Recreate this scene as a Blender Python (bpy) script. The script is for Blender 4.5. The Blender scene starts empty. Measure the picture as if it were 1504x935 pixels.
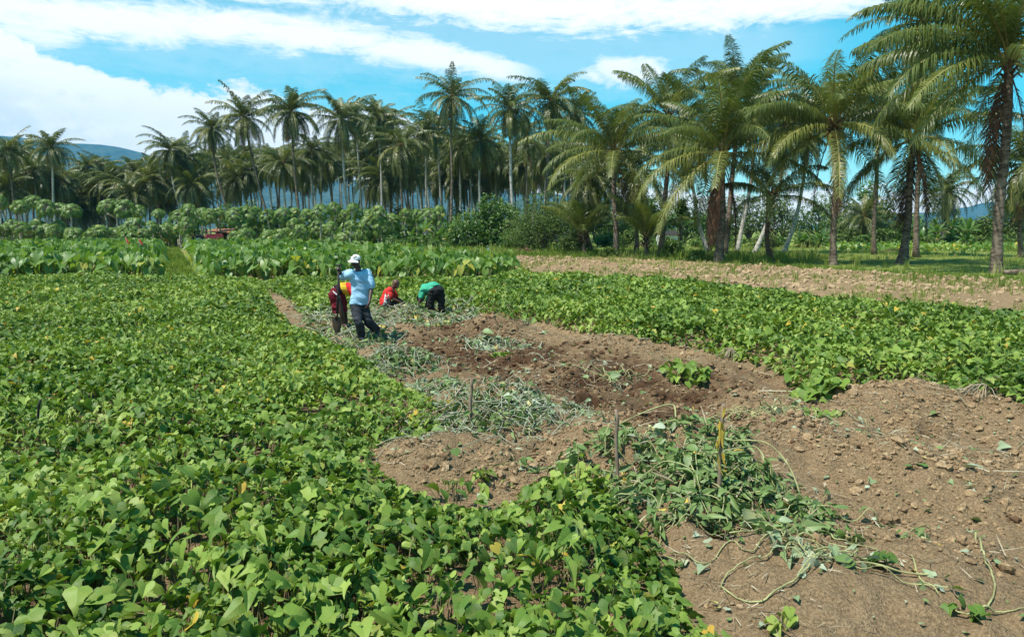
import bpy, math, random
import numpy as np
from mathutils import Vector, Matrix

# ------------------------------------------------------------------ scene, camera, sky, sun
scn = bpy.context.scene
COL = scn.collection
PI = math.pi
RAD = math.radians
CAM_H, PITCH, FPX = 2.2, math.atan(132.5 / 1100.0), 1100.0      # eye height, downward tilt, focal length in 1504-wide pixels

cam_d = bpy.data.cameras.new('camera')
cam = bpy.data.objects.new('camera', cam_d)
COL.objects.link(cam)
cam.location = (0, 0, CAM_H)
cam.rotation_euler = (PI / 2 - PITCH, 0, 0)
cam_d.sensor_fit = 'HORIZONTAL'
cam_d.sensor_width = 36.0
cam_d.lens = 36.0 * FPX / 1504.0
cam_d.clip_start = 0.1
cam_d.clip_end = 20000.0
scn.camera = cam

scn.view_settings.view_transform = 'Standard'
scn.view_settings.look = 'None'
scn.view_settings.gamma = 1.0
scn.view_settings.use_curve_mapping = False
scn.view_settings.exposure = 0.68
scn.render.engine = 'CYCLES'
scn.cycles.max_bounces = 6
scn.cycles.diffuse_bounces = 3
scn.cycles.transmission_bounces = 3
scn.cycles.transparent_max_bounces = 4
scn.cycles.volume_bounces = 0
scn.cycles.use_denoising = True

SUN_DIR = Vector((-0.40, -0.26, 0.88)).normalized()              # from the ground towards the sun
SUN_EL = math.asin(SUN_DIR.z)
SUN_AZ = math.atan2(SUN_DIR.x, SUN_DIR.y)
sun_d = bpy.data.lights.new('sun', 'SUN')
sun_d.energy = 5.0
sun_d.angle = RAD(0.5)
sun_d.color = (1.0, 0.95, 0.87)
sun = bpy.data.objects.new('sun', sun_d)
COL.objects.link(sun)
sun.rotation_euler = (-SUN_DIR).to_track_quat('-Z', 'Y').to_euler()
sun.location = (0, 0, 60)


def ray(px, py):
    """World direction through a point of the photograph (1504 x 935)."""
    cx, cy = (px - 752.0) / FPX, (467.5 - py) / FPX
    return (cx, math.cos(PITCH) + cy * math.sin(PITCH), -math.sin(PITCH) + cy * math.cos(PITCH))


def at(px, py, z=0.0):
    d = ray(px, py)
    t = (z - CAM_H) / d[2]
    return (d[0] * t, d[1] * t, z)


def at_depth(px, py, Y):
    d = ray(px, py)
    t = Y / d[1]
    return (d[0] * t, Y, CAM_H + d[2] * t)


def azel(px, py):
    d = ray(px, py)
    n = math.sqrt(sum(c * c for c in d))
    return math.atan2(d[0], d[1]), math.asin(d[2] / n)


class Nodes:
    """Small helper for wiring shader nodes."""
    def __init__(self, nt):
        self.nt = nt
        nt.nodes.clear()

    def new(self, kind, **kw):
        n = self.nt.nodes.new(kind)
        for k, v in kw.items():
            setattr(n, k, v)
        return n

    def put(self, sock, v):
        if hasattr(v, 'is_output'):
            self.nt.links.new(v, sock)
        elif v is not None:
            sock.default_value = v

    def math(self, op, a, b=None, c=None, clamp=False):
        n = self.new('ShaderNodeMath', operation=op, use_clamp=clamp)
        for s, v in zip(n.inputs, (a, b, c)):
            self.put(s, v)
        return n.outputs[0]

    def smooth(self, v, lo, hi, a=0.0, b=1.0):
        n = self.new('ShaderNodeMapRange', interpolation_type='SMOOTHSTEP')
        for s, x in zip(n.inputs[:5], (v, lo, hi, a, b)):
            self.put(s, x)
        return n.outputs[0]

    def noise(self, vec, scale, detail=4.0, rough=0.55, dist=0.0, dim='3D'):
        n = self.new('ShaderNodeTexNoise', noise_dimensions=dim)
        self.put(n.inputs['Vector'], vec)
        n.inputs['Scale'].default_value = scale
        n.inputs['Detail'].default_value = detail
        n.inputs['Roughness'].default_value = rough
        n.inputs['Distortion'].default_value = dist
        return n.outputs['Fac']

    def mix(self, f, a, b, blend='MIX'):
        n = self.new('ShaderNodeMix', data_type='RGBA', blend_type=blend)
        self.put(n.inputs[0], f)
        self.put(n.inputs[6], a)
        self.put(n.inputs[7], b)
        return n.outputs[2]

    def ramp(self, f, stops, interp='LINEAR'):
        n = self.new('ShaderNodeValToRGB')
        n.color_ramp.interpolation = interp
        e = n.color_ramp.elements
        while len(e) < len(stops):
            e.new(0.5)
        for el, (p, c) in zip(e, stops):
            el.position = p
            el.color = (*c, 1.0)
        self.put(n.inputs[0], f)
        return n.outputs[0]

    def curve(self, f, pts):
        n = self.new('ShaderNodeFloatCurve')
        c = n.mapping.curves[0]
        pts = sorted(pts)
        n.mapping.use_clip = True
        n.mapping.extend = 'HORIZONTAL'
        c.points[0].location = pts[0]
        c.points[1].location = pts[-1]
        n.mapping.update()
        for p in pts[1:-1]:
            c.points.new(*p)
        for p in c.points:
            p.handle_type = 'AUTO_CLAMPED'
        n.mapping.update()
        self.put(n.inputs['Value'], f)
        return n.outputs[0]


def build_sky():
    w = bpy.data.worlds.new('World')
    scn.world = w
    w.use_nodes = True
    N = Nodes(w.node_tree)
    tc = N.new('ShaderNodeTexCoord')
    d = tc.outputs['Generated']
    sx = N.new('ShaderNodeSeparateXYZ')
    N.put(sx.inputs[0], d)
    x, y, z = sx.outputs
    az = N.math('ARCTAN2', x, y)
    el = N.math('ARCSINE', z)
    t = N.math('MULTIPLY_ADD', az, 1 / 1.6, 0.5, clamp=True)
    mp = N.new('ShaderNodeMapping')
    mp.inputs['Scale'].default_value = (1.0, 1.0, 1.9)
    N.put(mp.inputs[0], d)
    v = mp.outputs[0]
    n1 = N.math('SUBTRACT', N.noise(v, 9.0, 9.0, 0.62, 0.25), 0.5)
    n2 = N.math('SUBTRACT', N.noise(v, 30.0, 6.0, 0.65, 0.3), 0.5)
    mp2 = N.new('ShaderNodeMapping')
    mp2.inputs['Scale'].default_value = (0.7, 1.0, 3.6)
    mp2.inputs['Rotation'].default_value = (0.0, 0.16, 0.0)
    mp2.inputs['Location'].default_value = (3.1, 1.7, 0.4)
    N.put(mp2.inputs[0], d)
    n3 = N.math('SUBTRACT', N.noise(mp2.outputs[0], 16.0, 9.0, 0.74, 0.6), 0.5)

    def pts(rows, off=0.0):
        out = []
        for px, py in rows:
            a, e = azel(px, py)
            out.append(((a + 0.8) / 1.6, min(1.0, max(0.0, (e + off) / 0.5))))
        return out

    def c_el(rows):
        return N.math('MULTIPLY', N.curve(t, pts(rows)), 0.5)

    def c_val(rows):
        return N.curve(t, [((azel(px, 100)[0] + 0.8) / 1.6, val) for px, val in rows])

    # heaped cloud bank low on the left, sinking towards the middle
    top = c_el([(-250, -140), (-60, -60), (0, 30), (60, 58), (130, 84), (195, 114), (240, 126), (330, 130), (430, 142), (500, 160), (560, 150), (600, 172), (700, 225), (850, 262), (1100, 272), (1420, 268), (1700, 280)])
    edge = N.math('ADD', N.math('SUBTRACT', top, el), N.math('ADD', N.math('MULTIPLY', n1, 0.085), N.math('MULTIPLY', n2, 0.050)))
    m_bank = N.smooth(edge, -0.005, 0.011)
    m_bank = N.math('MAXIMUM', m_bank, N.math('MULTIPLY', N.smooth(edge, -0.05, 0.02), 0.20))

    def band(mid, thick, soft_lo, soft_hi, amp, peak):
        q = N.math('DIVIDE', N.math('ABSOLUTE', N.math('SUBTRACT', el, c_el(mid))), N.math('MAXIMUM', N.math('MULTIPLY', c_val(thick), 0.2), 0.0015))
        q = N.math('ADD', q, N.math('MULTIPLY', N.math('ADD', n3, N.math('MULTIPLY', n2, 0.5)), amp))
        return N.math('MULTIPLY', N.smooth(q, soft_lo, soft_hi, 1.0, 0.0), peak)

    m_streak = band([(-200, -60), (0, 10), (150, 30), (300, 38), (480, 55), (620, 78), (760, 104), (900, 130), (1200, 160)],
                    [(-200, .25), (0, .24), (150, .17), (300, .15), (480, .15), (620, .125), (740, .10), (830, .02), (880, 0.0), (1200, 0.0)], 0.20, 1.25, 1.7, 0.95)
    m_top = band([(-200, -90), (300, -60), (520, -30), (700, 6), (850, 14), (1000, 12), (1150, 2), (1280, -12), (1500, -70), (1700, -90)],
                 [(-200, .3), (300, .3), (520, .25), (700, .17), (1000, .18), (1150, .17), (1270, .10), (1400, .05), (1700, .05)], 0.15, 1.25, 2.3, 0.95)
    m_haze = band([(-200, 0), (600, 60), (900, 85), (1200, 60), (1700, 60)], [(-200, .3), (500, .3), (800, .26), (1100, .2), (1300, .08), (1700, .04)], 0.3, 1.6, 1.8, 0.26)
    qa, qe = azel(922, 104)
    dx = N.math('DIVIDE', N.math('SUBTRACT', az, qa), 0.058)
    dy = N.math('DIVIDE', N.math('SUBTRACT', el, qe), 0.023)
    r = N.math('SQRT', N.math('ADD', N.math('MULTIPLY', dx, dx), N.math('MULTIPLY', dy, dy)))
    m_puff = N.math('MULTIPLY', N.smooth(N.math('ADD', r, N.math('MULTIPLY', N.math('ADD', n1, n2), 1.3)), 0.45, 1.25, 1.0, 0.0), 0.92)
    m_streak = N.math('MULTIPLY', m_streak, N.smooth(az, azel(730, 100)[0], azel(840, 100)[0], 1.0, 0.0))
    m_haze = N.math('MULTIPLY', m_haze, N.smooth(az, azel(1100, 100)[0], azel(1300, 100)[0], 1.0, 0.0))
    m_low = N.math('MULTIPLY', N.smooth(el, 0.02, 0.15, 1.0, 0.0), 0.45)
    # overhead and behind the camera: scattered clouds
    m_far = N.math('MULTIPLY', N.smooth(N.math('ADD', n1, N.math('MULTIPLY', n2, 0.3)), 0.12, 0.24), N.smooth(el, 0.36, 0.55))
    m = m_bank
    for q in (m_streak, m_top, m_puff, m_haze, m_low, m_far):
        m = N.math('MAXIMUM', m, q)

    sky = N.new('ShaderNodeTexSky', sky_type='NISHITA')
    sky.sun_disc = False
    sky.sun_elevation = SUN_EL
    sky.sun_rotation = SUN_AZ
    sky.altitude = 100.0
    sky.air_density = 1.0
    sky.dust_density = 0.3
    sky.ozone_density = 2.5
    tint = N.mix(1.0, sky.outputs[0], (0.22, 1.14, 1.00, 1.0), 'MULTIPLY')
    bg1 = N.new('ShaderNodeBackground')
    N.put(bg1.inputs[0], tint)
    bg1.inputs[1].default_value = 0.115
    # grey-blue bellies in the lower part of the bank
    grey = N.math('MULTIPLY', N.smooth(N.math('ADD', N.math('MULTIPLY', n1, 0.16), N.math('SUBTRACT', top, el)), 0.02, 0.16), N.smooth(el, 0.26, 0.10, 0.0, 1.0))
    grey = N.math('MULTIPLY', grey, N.smooth(N.math('ADD', n1, N.math('MULTIPLY', n2, 0.8)), -0.10, 0.12))
    grey = N.math('MAXIMUM', grey, N.math('MULTIPLY', N.smooth(N.math('ADD', n2, n3), 0.02, 0.30), 0.45))
    cc = N.mix(N.math('MULTIPLY', grey, 0.75), (1.0, 0.99, 0.95, 1.0), (0.62, 0.72, 0.78, 1.0))
    bg2 = N.new('ShaderNodeBackground')
    N.put(bg2.inputs[0], cc)
    N.put(bg2.inputs[1], N.smooth(el, 0.33, 0.50, 0.92, 0.26))
    mx = N.new('ShaderNodeMixShader')
    N.put(mx.inputs[0], m)
    N.nt.links.new(bg1.outputs[0], mx.inputs[1])
    N.nt.links.new(bg2.outputs[0], mx.inputs[2])
    out = N.new('ShaderNodeOutputWorld')
    N.nt.links.new(mx.outputs[0], out.inputs[0])


build_sky()

# ------------------------------------------------------------------ helpers: meshes, things, noise
RNG = np.random.default_rng(11)
_TAB = np.random.default_rng(5).random((256, 256))


def vnoise(x, y, s=1.0, seed=0):
    x = np.asarray(x, float) / s + seed * 17.31
    y = np.asarray(y, float) / s + seed * 7.77
    xi, yi = np.floor(x).astype(int), np.floor(y).astype(int)
    fx, fy = x - xi, y - yi
    fx, fy = fx * fx * (3 - 2 * fx), fy * fy * (3 - 2 * fy)
    a, b = _TAB[xi % 256, yi % 256], _TAB[(xi + 1) % 256, yi % 256]
    c, d = _TAB[xi % 256, (yi + 1) % 256], _TAB[(xi + 1) % 256, (yi + 1) % 256]
    return (a * (1 - fx) + b * fx) * (1 - fy) + (c * (1 - fx) + d * fx) * fy - 0.5


def fbm(x, y, s=1.0, oct=4, seed=0, gain=0.5):
    v, a = 0.0, 1.0
    for k in range(oct):
        v = v + a * vnoise(x, y, s / 2 ** k, seed + k)
        a *= gain
    return v


def poly_world(rows, z=0.0):
    return np.array([at(px, py, z)[:2] for px, py in rows])


def inside(P, x, y):
    x, y = np.asarray(x, float), np.asarray(y, float)
    r = np.zeros(x.shape, bool)
    n = len(P)
    for i in range(n):
        x0, y0 = P[i]
        x1, y1 = P[(i + 1) % n]
        if y0 == y1:
            continue
        c = ((y0 > y) != (y1 > y)) & (x < (x1 - x0) * (y - y0) / (y1 - y0) + x0)
        r ^= c
    return r


def sdist(P, x, y):
    """Signed distance to a polygon, positive inside."""
    x, y = np.asarray(x, float), np.asarray(y, float)
    d = np.full(x.shape, 1e9)
    n = len(P)
    for i in range(n):
        x0, y0 = P[i]
        ex, ey = P[(i + 1) % n] - P[i]
        t = np.clip(((x - x0) * ex + (y - y0) * ey) / max(ex * ex + ey * ey, 1e-9), 0, 1)
        d = np.minimum(d, np.hypot(x - x0 - t * ex, y - y0 - t * ey))
    return np.where(inside(P, x, y), d, -d)


def sstep(v, a, b):
    t = np.clip((v - a) / (b - a), 0, 1)
    return t * t * (3 - 2 * t)


class Geo:
    """Gathers vertices and faces for ONE mesh object."""
    def __init__(self):
        self.V, self.F, self.M, self.T, self.U, self.n = [], [], [], [], [], 0

    def add(self, V, F, tint=0.5, mat=0, uv=None):
        V = np.asarray(V, float)
        groups = {}
        if isinstance(F, np.ndarray):
            groups[F.shape[1]] = F
        else:
            for f in F:
                groups.setdefault(len(f), []).append(f)
        for k, g in groups.items():
            g = np.asarray(g, int) + self.n
            self.F.append(g)
            self.M.append(np.full(len(g), mat, int))
        self.V.append(V)
        self.T.append(np.broadcast_to(np.asarray(tint, float), (len(V),)))
        self.U.append(np.zeros((len(V), 2)) if uv is None else uv)
        self.n += len(V)
        return self

    def scatter(self, V, F, R, S, P, tint, mat=0, uv=None):
        """Copies of a small prototype: R (n,3,3) rotations, S (n,) or (n,3) sizes, P (n,3) places."""
        n, k = len(P), len(V)
        if n == 0:
            return self
        S = np.asarray(S, float)
        S = np.repeat(S[:, None], 3, 1) if S.ndim == 1 else S
        W = np.einsum('nij,nkj->nki', R, V[None] * S[:, None, :]) + P[:, None, :]
        groups = {}
        for f in F:
            groups.setdefault(len(f), []).append(f)
        base = (np.arange(n) * k)[:, None, None] + self.n
        for kk, g in groups.items():
            g = (np.asarray(g, int)[None] + base).reshape(-1, kk)
            self.F.append(g)
            self.M.append(np.full(len(g), mat, int))
        self.V.append(W.reshape(-1, 3))
        self.T.append(np.repeat(np.asarray(tint, float), k))
        self.U.append(np.zeros((n * k, 2)) if uv is None else np.tile(uv, (n, 1)))
        self.n += n * k
        return self

    def mesh(self, name, mats, smooth=True, extra=None):
        me = bpy.data.meshes.new(name)
        V = np.concatenate(self.V)
        me.vertices.add(len(V))
        me.vertices.foreach_set('co', V.ravel())
        tot = np.concatenate([np.full(len(f), f.shape[1], int) for f in self.F])
        lv = np.concatenate([f.ravel() for f in self.F])
        me.loops.add(len(lv))
        me.loops.foreach_set('vertex_index', lv)
        me.polygons.add(len(tot))
        me.polygons.foreach_set('loop_start', np.concatenate([[0], np.cumsum(tot)[:-1]]))
        me.polygons.foreach_set('loop_total', tot)
        me.polygons.foreach_set('material_index', np.concatenate(self.M))
        me.polygons.foreach_set('use_smooth', np.full(len(tot), smooth))
        a = me.attributes.new('tint', 'FLOAT', 'POINT')
        a.data.foreach_set('value', np.concatenate(self.T))
        U = np.concatenate(self.U)
        if np.any(U):
            uv = me.attributes.new('leafpos', 'FLOAT_VECTOR', 'POINT')
            uv.data.foreach_set('vector', np.c_[U, np.zeros(len(U))].ravel())
        for k, v in (extra or {}).items():
            a = me.attributes.new(k, 'FLOAT', 'POINT')
            a.data.foreach_set('value', v)
        for m in (mats if isinstance(mats, (list, tuple)) else [mats]):
            me.materials.append(m)
        me.update(calc_edges=True)
        me.validate()
        return me

    def obj(self, name, mats, parent=None, smooth=True, extra=None):
        return link(name, self.mesh(name, mats, smooth, extra), parent)


def link(name, me, parent=None):
    o = bpy.data.objects.new(name, me)
    COL.objects.link(o)
    o.parent = parent
    return o


def tag(o, label, cat, group=None, kind=None):
    o['label'] = label
    o['category'] = cat
    if group:
        o['group'] = group
    if kind:
        o['kind'] = kind
    return o


def thing(name, label, cat, loc=(0, 0, 0), rz=0.0, group=None):
    o = bpy.data.objects.new(name, None)
    o.empty_display_size = 0.2
    COL.objects.link(o)
    o.location = loc
    o.rotation_euler = (0, 0, rz)
    return tag(o, label, cat, group)


def copy_tree(o, parent=None):
    c = o.copy()
    COL.objects.link(c)
    c.parent = parent
    for ch in o.children:
        copy_tree(ch, c)
    return c


def rot_z(a):
    a = np.asarray(a, float)
    c, s, o, l = np.cos(a), np.sin(a), np.zeros_like(a), np.ones_like(a)
    return np.stack([np.stack([c, -s, o], -1), np.stack([s, c, o], -1), np.stack([o, o, l], -1)], -2)


def rot_y(a):
    a = np.asarray(a, float)
    c, s, o, l = np.cos(a), np.sin(a), np.zeros_like(a), np.ones_like(a)
    return np.stack([np.stack([c, o, s], -1), np.stack([o, l, o], -1), np.stack([-s, o, c], -1)], -2)


def rot_x(a):
    a = np.asarray(a, float)
    c, s, o, l = np.cos(a), np.sin(a), np.zeros_like(a), np.ones_like(a)
    return np.stack([np.stack([l, o, o], -1), np.stack([o, c, -s], -1), np.stack([o, s, c], -1)], -2)


def unit(v):
    v = np.asarray(v, float)
    return v / np.maximum(np.linalg.norm(v, axis=-1, keepdims=True), 1e-9)


def tube(P, r, sides=8, cap=True, flat=None):
    """A tapering tube along points P; r one radius per point (or one for all)."""
    P = np.asarray(P, float)
    n = len(P)
    r = np.broadcast_to(np.asarray(r, float), (n,))
    T = unit(np.gradient(P, axis=0))
    ref = np.array([0, 0, 1.0]) if abs(T[0][2]) < 0.9 else np.array([1.0, 0, 0])
    a = unit(np.cross(T[0], ref))
    A = [a]
    for i in range(1, n):
        a = unit(a - T[i] * np.dot(a, T[i]))
        A.append(a)
    A = np.array(A)
    B = np.cross(T, A)
    th = np.arange(sides) * 2 * PI / sides
    fl = 1.0 if flat is None else flat
    V = P[:, None] + (A[:, None] * np.cos(th)[None, :, None] + B[:, None] * np.sin(th)[None, :, None] * fl) * r[:, None, None]
    V = V.reshape(-1, 3)
    F = []
    for i in range(n - 1):
        for j in range(sides):
            k = (j + 1) % sides
            F.append((i * sides + j, i * sides + k, (i + 1) * sides + k, (i + 1) * sides + j))
    if cap:
        F.append(tuple(range(sides - 1, -1, -1)))
        F.append(tuple((n - 1) * sides + j for j in range(sides)))
    return V, F


def spline(P, n=24):
    """Catmull-Rom through the points."""
    P = np.asarray(P, float)
    Q = np.vstack([2 * P[0] - P[1], P, 2 * P[-1] - P[-2]])
    out = []
    m = len(P) - 1
    for t in np.linspace(0, m - 1e-6, n):
        i = int(t)
        f = t - i
        p0, p1, p2, p3 = Q[i:i + 4]
        out.append(0.5 * (2 * p1 + (p2 - p0) * f + (2 * p0 - 5 * p1 + 4 * p2 - p3) * f * f + (3 * p1 - p0 - 3 * p2 + p3) * f ** 3))
    return np.array(out)


def box(c, s, rz=0.0):
    c, s = np.asarray(c, float), np.asarray(s, float) / 2
    V = np.array([(x, y, z) for x in (-1, 1) for y in (-1, 1) for z in (-1, 1)]) * s
    V = V @ rot_z(rz).T + c
    return V, [(0, 1, 3, 2), (4, 6, 7, 5), (0, 4, 5, 1), (2, 3, 7, 6), (0, 2, 6, 4), (1, 5, 7, 3)]


def ball(c, r, n=10, m=7, scale=(1, 1, 1)):
    V, F = [], []
    for i in range(m + 1):
        t = PI * i / m
        for j in range(n):
            p = 2 * PI * j / n
            V.append((math.sin(t) * math.cos(p), math.sin(t) * math.sin(p), math.cos(t)))
    for i in range(m):
        for j in range(n):
            k = (j + 1) % n
            F.append((i * n + j, (i + 1) * n + j, (i + 1) * n + k, i * n + k))
    return np.array(V) * r * np.asarray(scale) + np.asarray(c), F


# ------------------------------------------------------------------ materials
def mat_new(name):
    m = bpy.data.materials.new(name)
    m.use_nodes = True
    return m, Nodes(m.node_tree)


def finish(N, bsdf):
    out = N.new('ShaderNodeOutputMaterial')
    N.nt.links.new(bsdf, out.inputs[0])


def principled(N, col, rough=0.8, spec=0.3, normal=None, metal=0.0):
    b = N.new('ShaderNodeBsdfPrincipled')
    N.put(b.inputs['Base Color'], col)
    N.put(b.inputs['Roughness'], rough)
    b.inputs['Specular IOR Level'].default_value = spec
    b.inputs['Metallic'].default_value = metal
    if normal is not None:
        N.put(b.inputs['Normal'], normal)
    return b.outputs[0]


def bump(N, h, strength, dist):
    b = N.new('ShaderNodeBump')
    b.inputs['Strength'].default_value = strength
    b.inputs['Distance'].default_value = dist
    N.put(b.inputs['Height'], h)
    return b.outputs[0]


def leaf_mat(name, stops, trans=0.28, rough=0.45, spec=0.3, veins=False, under=None, tcol=(1.25, 1.35, 0.55), mottle=0.0):
    """Foliage: one random tint per leaf through a ramp, some light shining through the blade."""
    m, N = mat_new(name)
    at_ = N.new('ShaderNodeAttribute', attribute_name='tint')
    col = N.ramp(at_.outputs['Fac'], stops)
    nrm = None
    if mottle:
        g = N.new('ShaderNodeNewGeometry')
        col = N.mix(N.smooth(N.noise(g.outputs['Position'], 14.0, 3.0), 0.45, 0.7, 0.0, mottle), col, (0.35, 0.30, 0.08, 1))
    if veins:
        lp = N.new('ShaderNodeAttribute', attribute_name='leafpos')
        s = N.new('ShaderNodeSeparateXYZ')
        N.put(s.inputs[0], lp.outputs['Vector'])
        u, v = s.outputs[0], N.math('ABSOLUTE', s.outputs[1])
        mid = N.smooth(v, 0.008, 0.028, 1.0, 0.0)
        side = N.math('PINGPONG', N.math('SUBTRACT', u, N.math('MULTIPLY', v, 0.75)), 0.085)
        side = N.smooth(side, 0.003, 0.017, 0.75, 0.0)
        vein = N.math('MAXIMUM', mid, side)
        col = N.mix(N.math('MULTIPLY', vein, 0.22), col, (0.26, 0.36, 0.12, 1.0))
        nrm = bump(N, N.math('ADD', N.math('MULTIPLY', vein, -1.0), N.math('MULTIPLY', N.math('PINGPONG', N.math('SUBTRACT', u, N.math('MULTIPLY', v, 0.75)), 0.085), 3.0)), 0.12, 0.006)
    if under:
        g = N.new('ShaderNodeNewGeometry')
        col = N.mix(N.math('MULTIPLY', g.outputs['Backfacing'], 0.6), col, (*under, 1.0))
    b = principled(N, col, rough, spec, nrm)
    tr = N.new('ShaderNodeBsdfTranslucent')
    N.put(tr.inputs[0], N.mix(1.0, col, (*tcol, 1.0), 'MULTIPLY'))
    mx = N.new('ShaderNodeMixShader')
    mx.inputs[0].default_value = trans
    N.nt.links.new(b, mx.inputs[1])
    N.nt.links.new(tr.outputs[0], mx.inputs[2])
    finish(N, mx.outputs[0])
    return m


def plain_mat(name, col, rough=0.8, spec=0.3, var=0.25, scale=6.0, col2=None, bmp=0.0, metal=0.0, coords='Object', stretch=(1, 1, 1)):
    m, N = mat_new(name)
    tc = N.new('ShaderNodeTexCoord')
    mp = N.new('ShaderNodeMapping')
    mp.inputs['Scale'].default_value = stretch
    N.put(mp.inputs[0], tc.outputs[coords])
    n = N.noise(mp.outputs[0], scale, 5.0, 0.6)
    c2 = col2 or tuple(c * (1 - var) for c in col)
    c = N.mix(N.smooth(n, 0.35, 0.65), (*col, 1), (*c2, 1))
    nrm = bump(N, n, 0.6, bmp) if bmp else None
    finish(N, principled(N, c, rough, spec, nrm, metal))
    return m


def soil_nodes(N, pos, moist):
    """Dry tan crust to dark reddish freshly dug earth."""
    n1 = N.noise(pos, 1.1, 6.0, 0.62, 0.4)
    n2 = N.noise(pos, 9.0, 6.0, 0.7)
    n3 = N.noise(pos, 55.0, 4.0, 0.7)
    wet = N.math('ADD', moist, N.math('MULTIPLY', N.math('SUBTRACT', n1, 0.5), 1.35))
    wet = N.math('ADD', wet, N.math('MULTIPLY', N.math('SUBTRACT', n2, 0.5), 0.75))
    dry = N.mix(n2, (0.215, 0.142, 0.076, 1), (0.430, 0.305, 0.178, 1))
    damp = N.mix(n2, (0.050, 0.024, 0.012, 1), (0.125, 0.064, 0.033, 1))
    dry = N.mix(N.smooth(moist, -0.12, -0.32), dry, N.mix(n2, (0.310, 0.220, 0.125, 1), (0.50, 0.370, 0.230, 1)))
    c = N.mix(N.smooth(wet, 0.12, 0.90), dry, damp)
    c = N.mix(N.smooth(n3, 0.30, 0.75, 0.0, 1.0), N.mix(1.0, c, (0.54, 0.52, 0.50, 1), 'MULTIPLY'), N.mix(1.0, c, (1.25, 1.24, 1.22, 1), 'MULTIPLY'))
    h = N.math('ADD', N.math('MULTIPLY', n2, 0.6), N.math('MULTIPLY', n3, 0.4))
    return c, h


def ground_mat():
    m, N = mat_new('field_ground')
    g = N.new('ShaderNodeNewGeometry')
    pos = g.outputs['Position']
    gr = N.new('ShaderNodeAttribute', attribute_name='grassy').outputs['Fac']
    mo = N.new('ShaderNodeAttribute', attribute_name='moist').outputs['Fac']
    c, h = soil_nodes(N, pos, mo)
    a = N.noise(pos, 0.25, 5.0, 0.6)
    b = N.noise(pos, 7.0, 5.0, 0.7)
    gc = N.mix(b, (0.115, 0.160, 0.026, 1), (0.220, 0.265, 0.062, 1))
    gc = N.mix(N.smooth(a, 0.48, 0.72, 0.0, 0.55), gc, (0.20, 0.19, 0.085, 1))
    k = N.smooth(N.math('ADD', gr, N.math('MULTIPLY', N.math('SUBTRACT', N.noise(pos, 3.0, 5.0, 0.7), 0.5), 0.9)), 0.35, 0.65)
    c = N.mix(k, c, gc)
    finish(N, principled(N, c, 0.95, 0.12, bump(N, N.math('ADD', h, N.math('MULTIPLY', b, 0.4)), 1.0, 0.085)))
    return m


def clod_mat():
    m, N = mat_new('earth_clods')
    g = N.new('ShaderNodeNewGeometry')
    at_ = N.new('ShaderNodeAttribute', attribute_name='tint')
    c, h = soil_nodes(N, g.outputs['Position'], at_.outputs['Fac'])
    finish(N, principled(N, c, 0.95, 0.12, bump(N, h, 0.8, 0.02)))
    return m


M = {}
M['ground'] = ground_mat()
M['clod'] = clod_mat()
M['potato'] = leaf_mat('sweet_potato_leaf', [(0.0, (0.034, 0.085, 0.012)), (0.30, (0.082, 0.158, 0.022)), (0.60, (0.160, 0.250, 0.036)), (0.86, (0.275, 0.360, 0.070)), (0.955, (0.24, 0.29, 0.07)), (0.98, (0.50, 0.36, 0.05)), (1.0, (0.42, 0.22, 0.04))],
                       0.24, 0.50, 0.24, veins=True, mottle=0.22)
M['vine'] = plain_mat('vine_stem', (0.16, 0.17, 0.06), 0.7, 0.3, col2=(0.20, 0.13, 0.08), scale=9)
M['wilt'] = leaf_mat('wilting_vine_leaf', [(0.0, (0.085, 0.150, 0.032)), (0.4, (0.165, 0.235, 0.075)), (0.75, (0.25, 0.31, 0.185)), (0.92, (0.38, 0.42, 0.30)), (0.965, (0.45, 0.40, 0.12)), (1.0, (0.55, 0.36, 0.05))], 0.15, 0.5, 0.35, tcol=(1.1, 1.15, 0.7))
M['pale_vine'] = plain_mat('pulled_vine_stem', (0.36, 0.36, 0.16), 0.7, 0.25, col2=(0.20, 0.19, 0.085), scale=7)
M['grey_vine'] = plain_mat('drying_vine_stem', (0.34, 0.35, 0.26), 0.7, 0.3, col2=(0.22, 0.22, 0.13), scale=7)
M['straw'] = leaf_mat('dry_straw', [(0.0, (0.10, 0.07, 0.045)), (0.5, (0.27, 0.21, 0.13)), (1.0, (0.46, 0.42, 0.30))], 0.05, 0.8, 0.2)
M['grass'] = leaf_mat('grass_blade', [(0.0, (0.085, 0.135, 0.018)), (0.5, (0.18, 0.24, 0.044)), (0.85, (0.29, 0.32, 0.085)), (1.0, (0.42, 0.38, 0.17))], 0.45, 0.55, 0.25)
M['taro'] = leaf_mat('taro_leaf', [(0.0, (0.060, 0.135, 0.020)), (0.5, (0.125, 0.220, 0.036)), (0.85, (0.22, 0.31, 0.065)), (0.97, (0.34, 0.36, 0.07)), (1.0, (0.52, 0.40, 0.06))], 0.36, 0.44, 0.45, veins=True)
M['taro_stalk'] = plain_mat('taro_stalk', (0.11, 0.18, 0.05), 0.5, 0.4, col2=(0.18, 0.20, 0.08))
M['palm'] = leaf_mat('coconut_leaflet', [(0.0, (0.030, 0.055, 0.015)), (0.35, (0.070, 0.105, 0.024)), (0.7, (0.165, 0.190, 0.046)), (0.93, (0.31, 0.28, 0.075)), (1.0, (0.38, 0.30, 0.09))], 0.30, 0.38, 0.45)
M['palm_far'] = leaf_mat('coconut_leaflet_grove', [(0.0, (0.034, 0.056, 0.013)), (0.45, (0.080, 0.105, 0.024)), (0.8, (0.165, 0.175, 0.044)), (1.0, (0.30, 0.24, 0.08))], 0.28, 0.38, 0.45)
M['rachis'] = plain_mat('frond_rib', (0.22, 0.21, 0.07), 0.5, 0.4, col2=(0.30, 0.24, 0.09))
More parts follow.
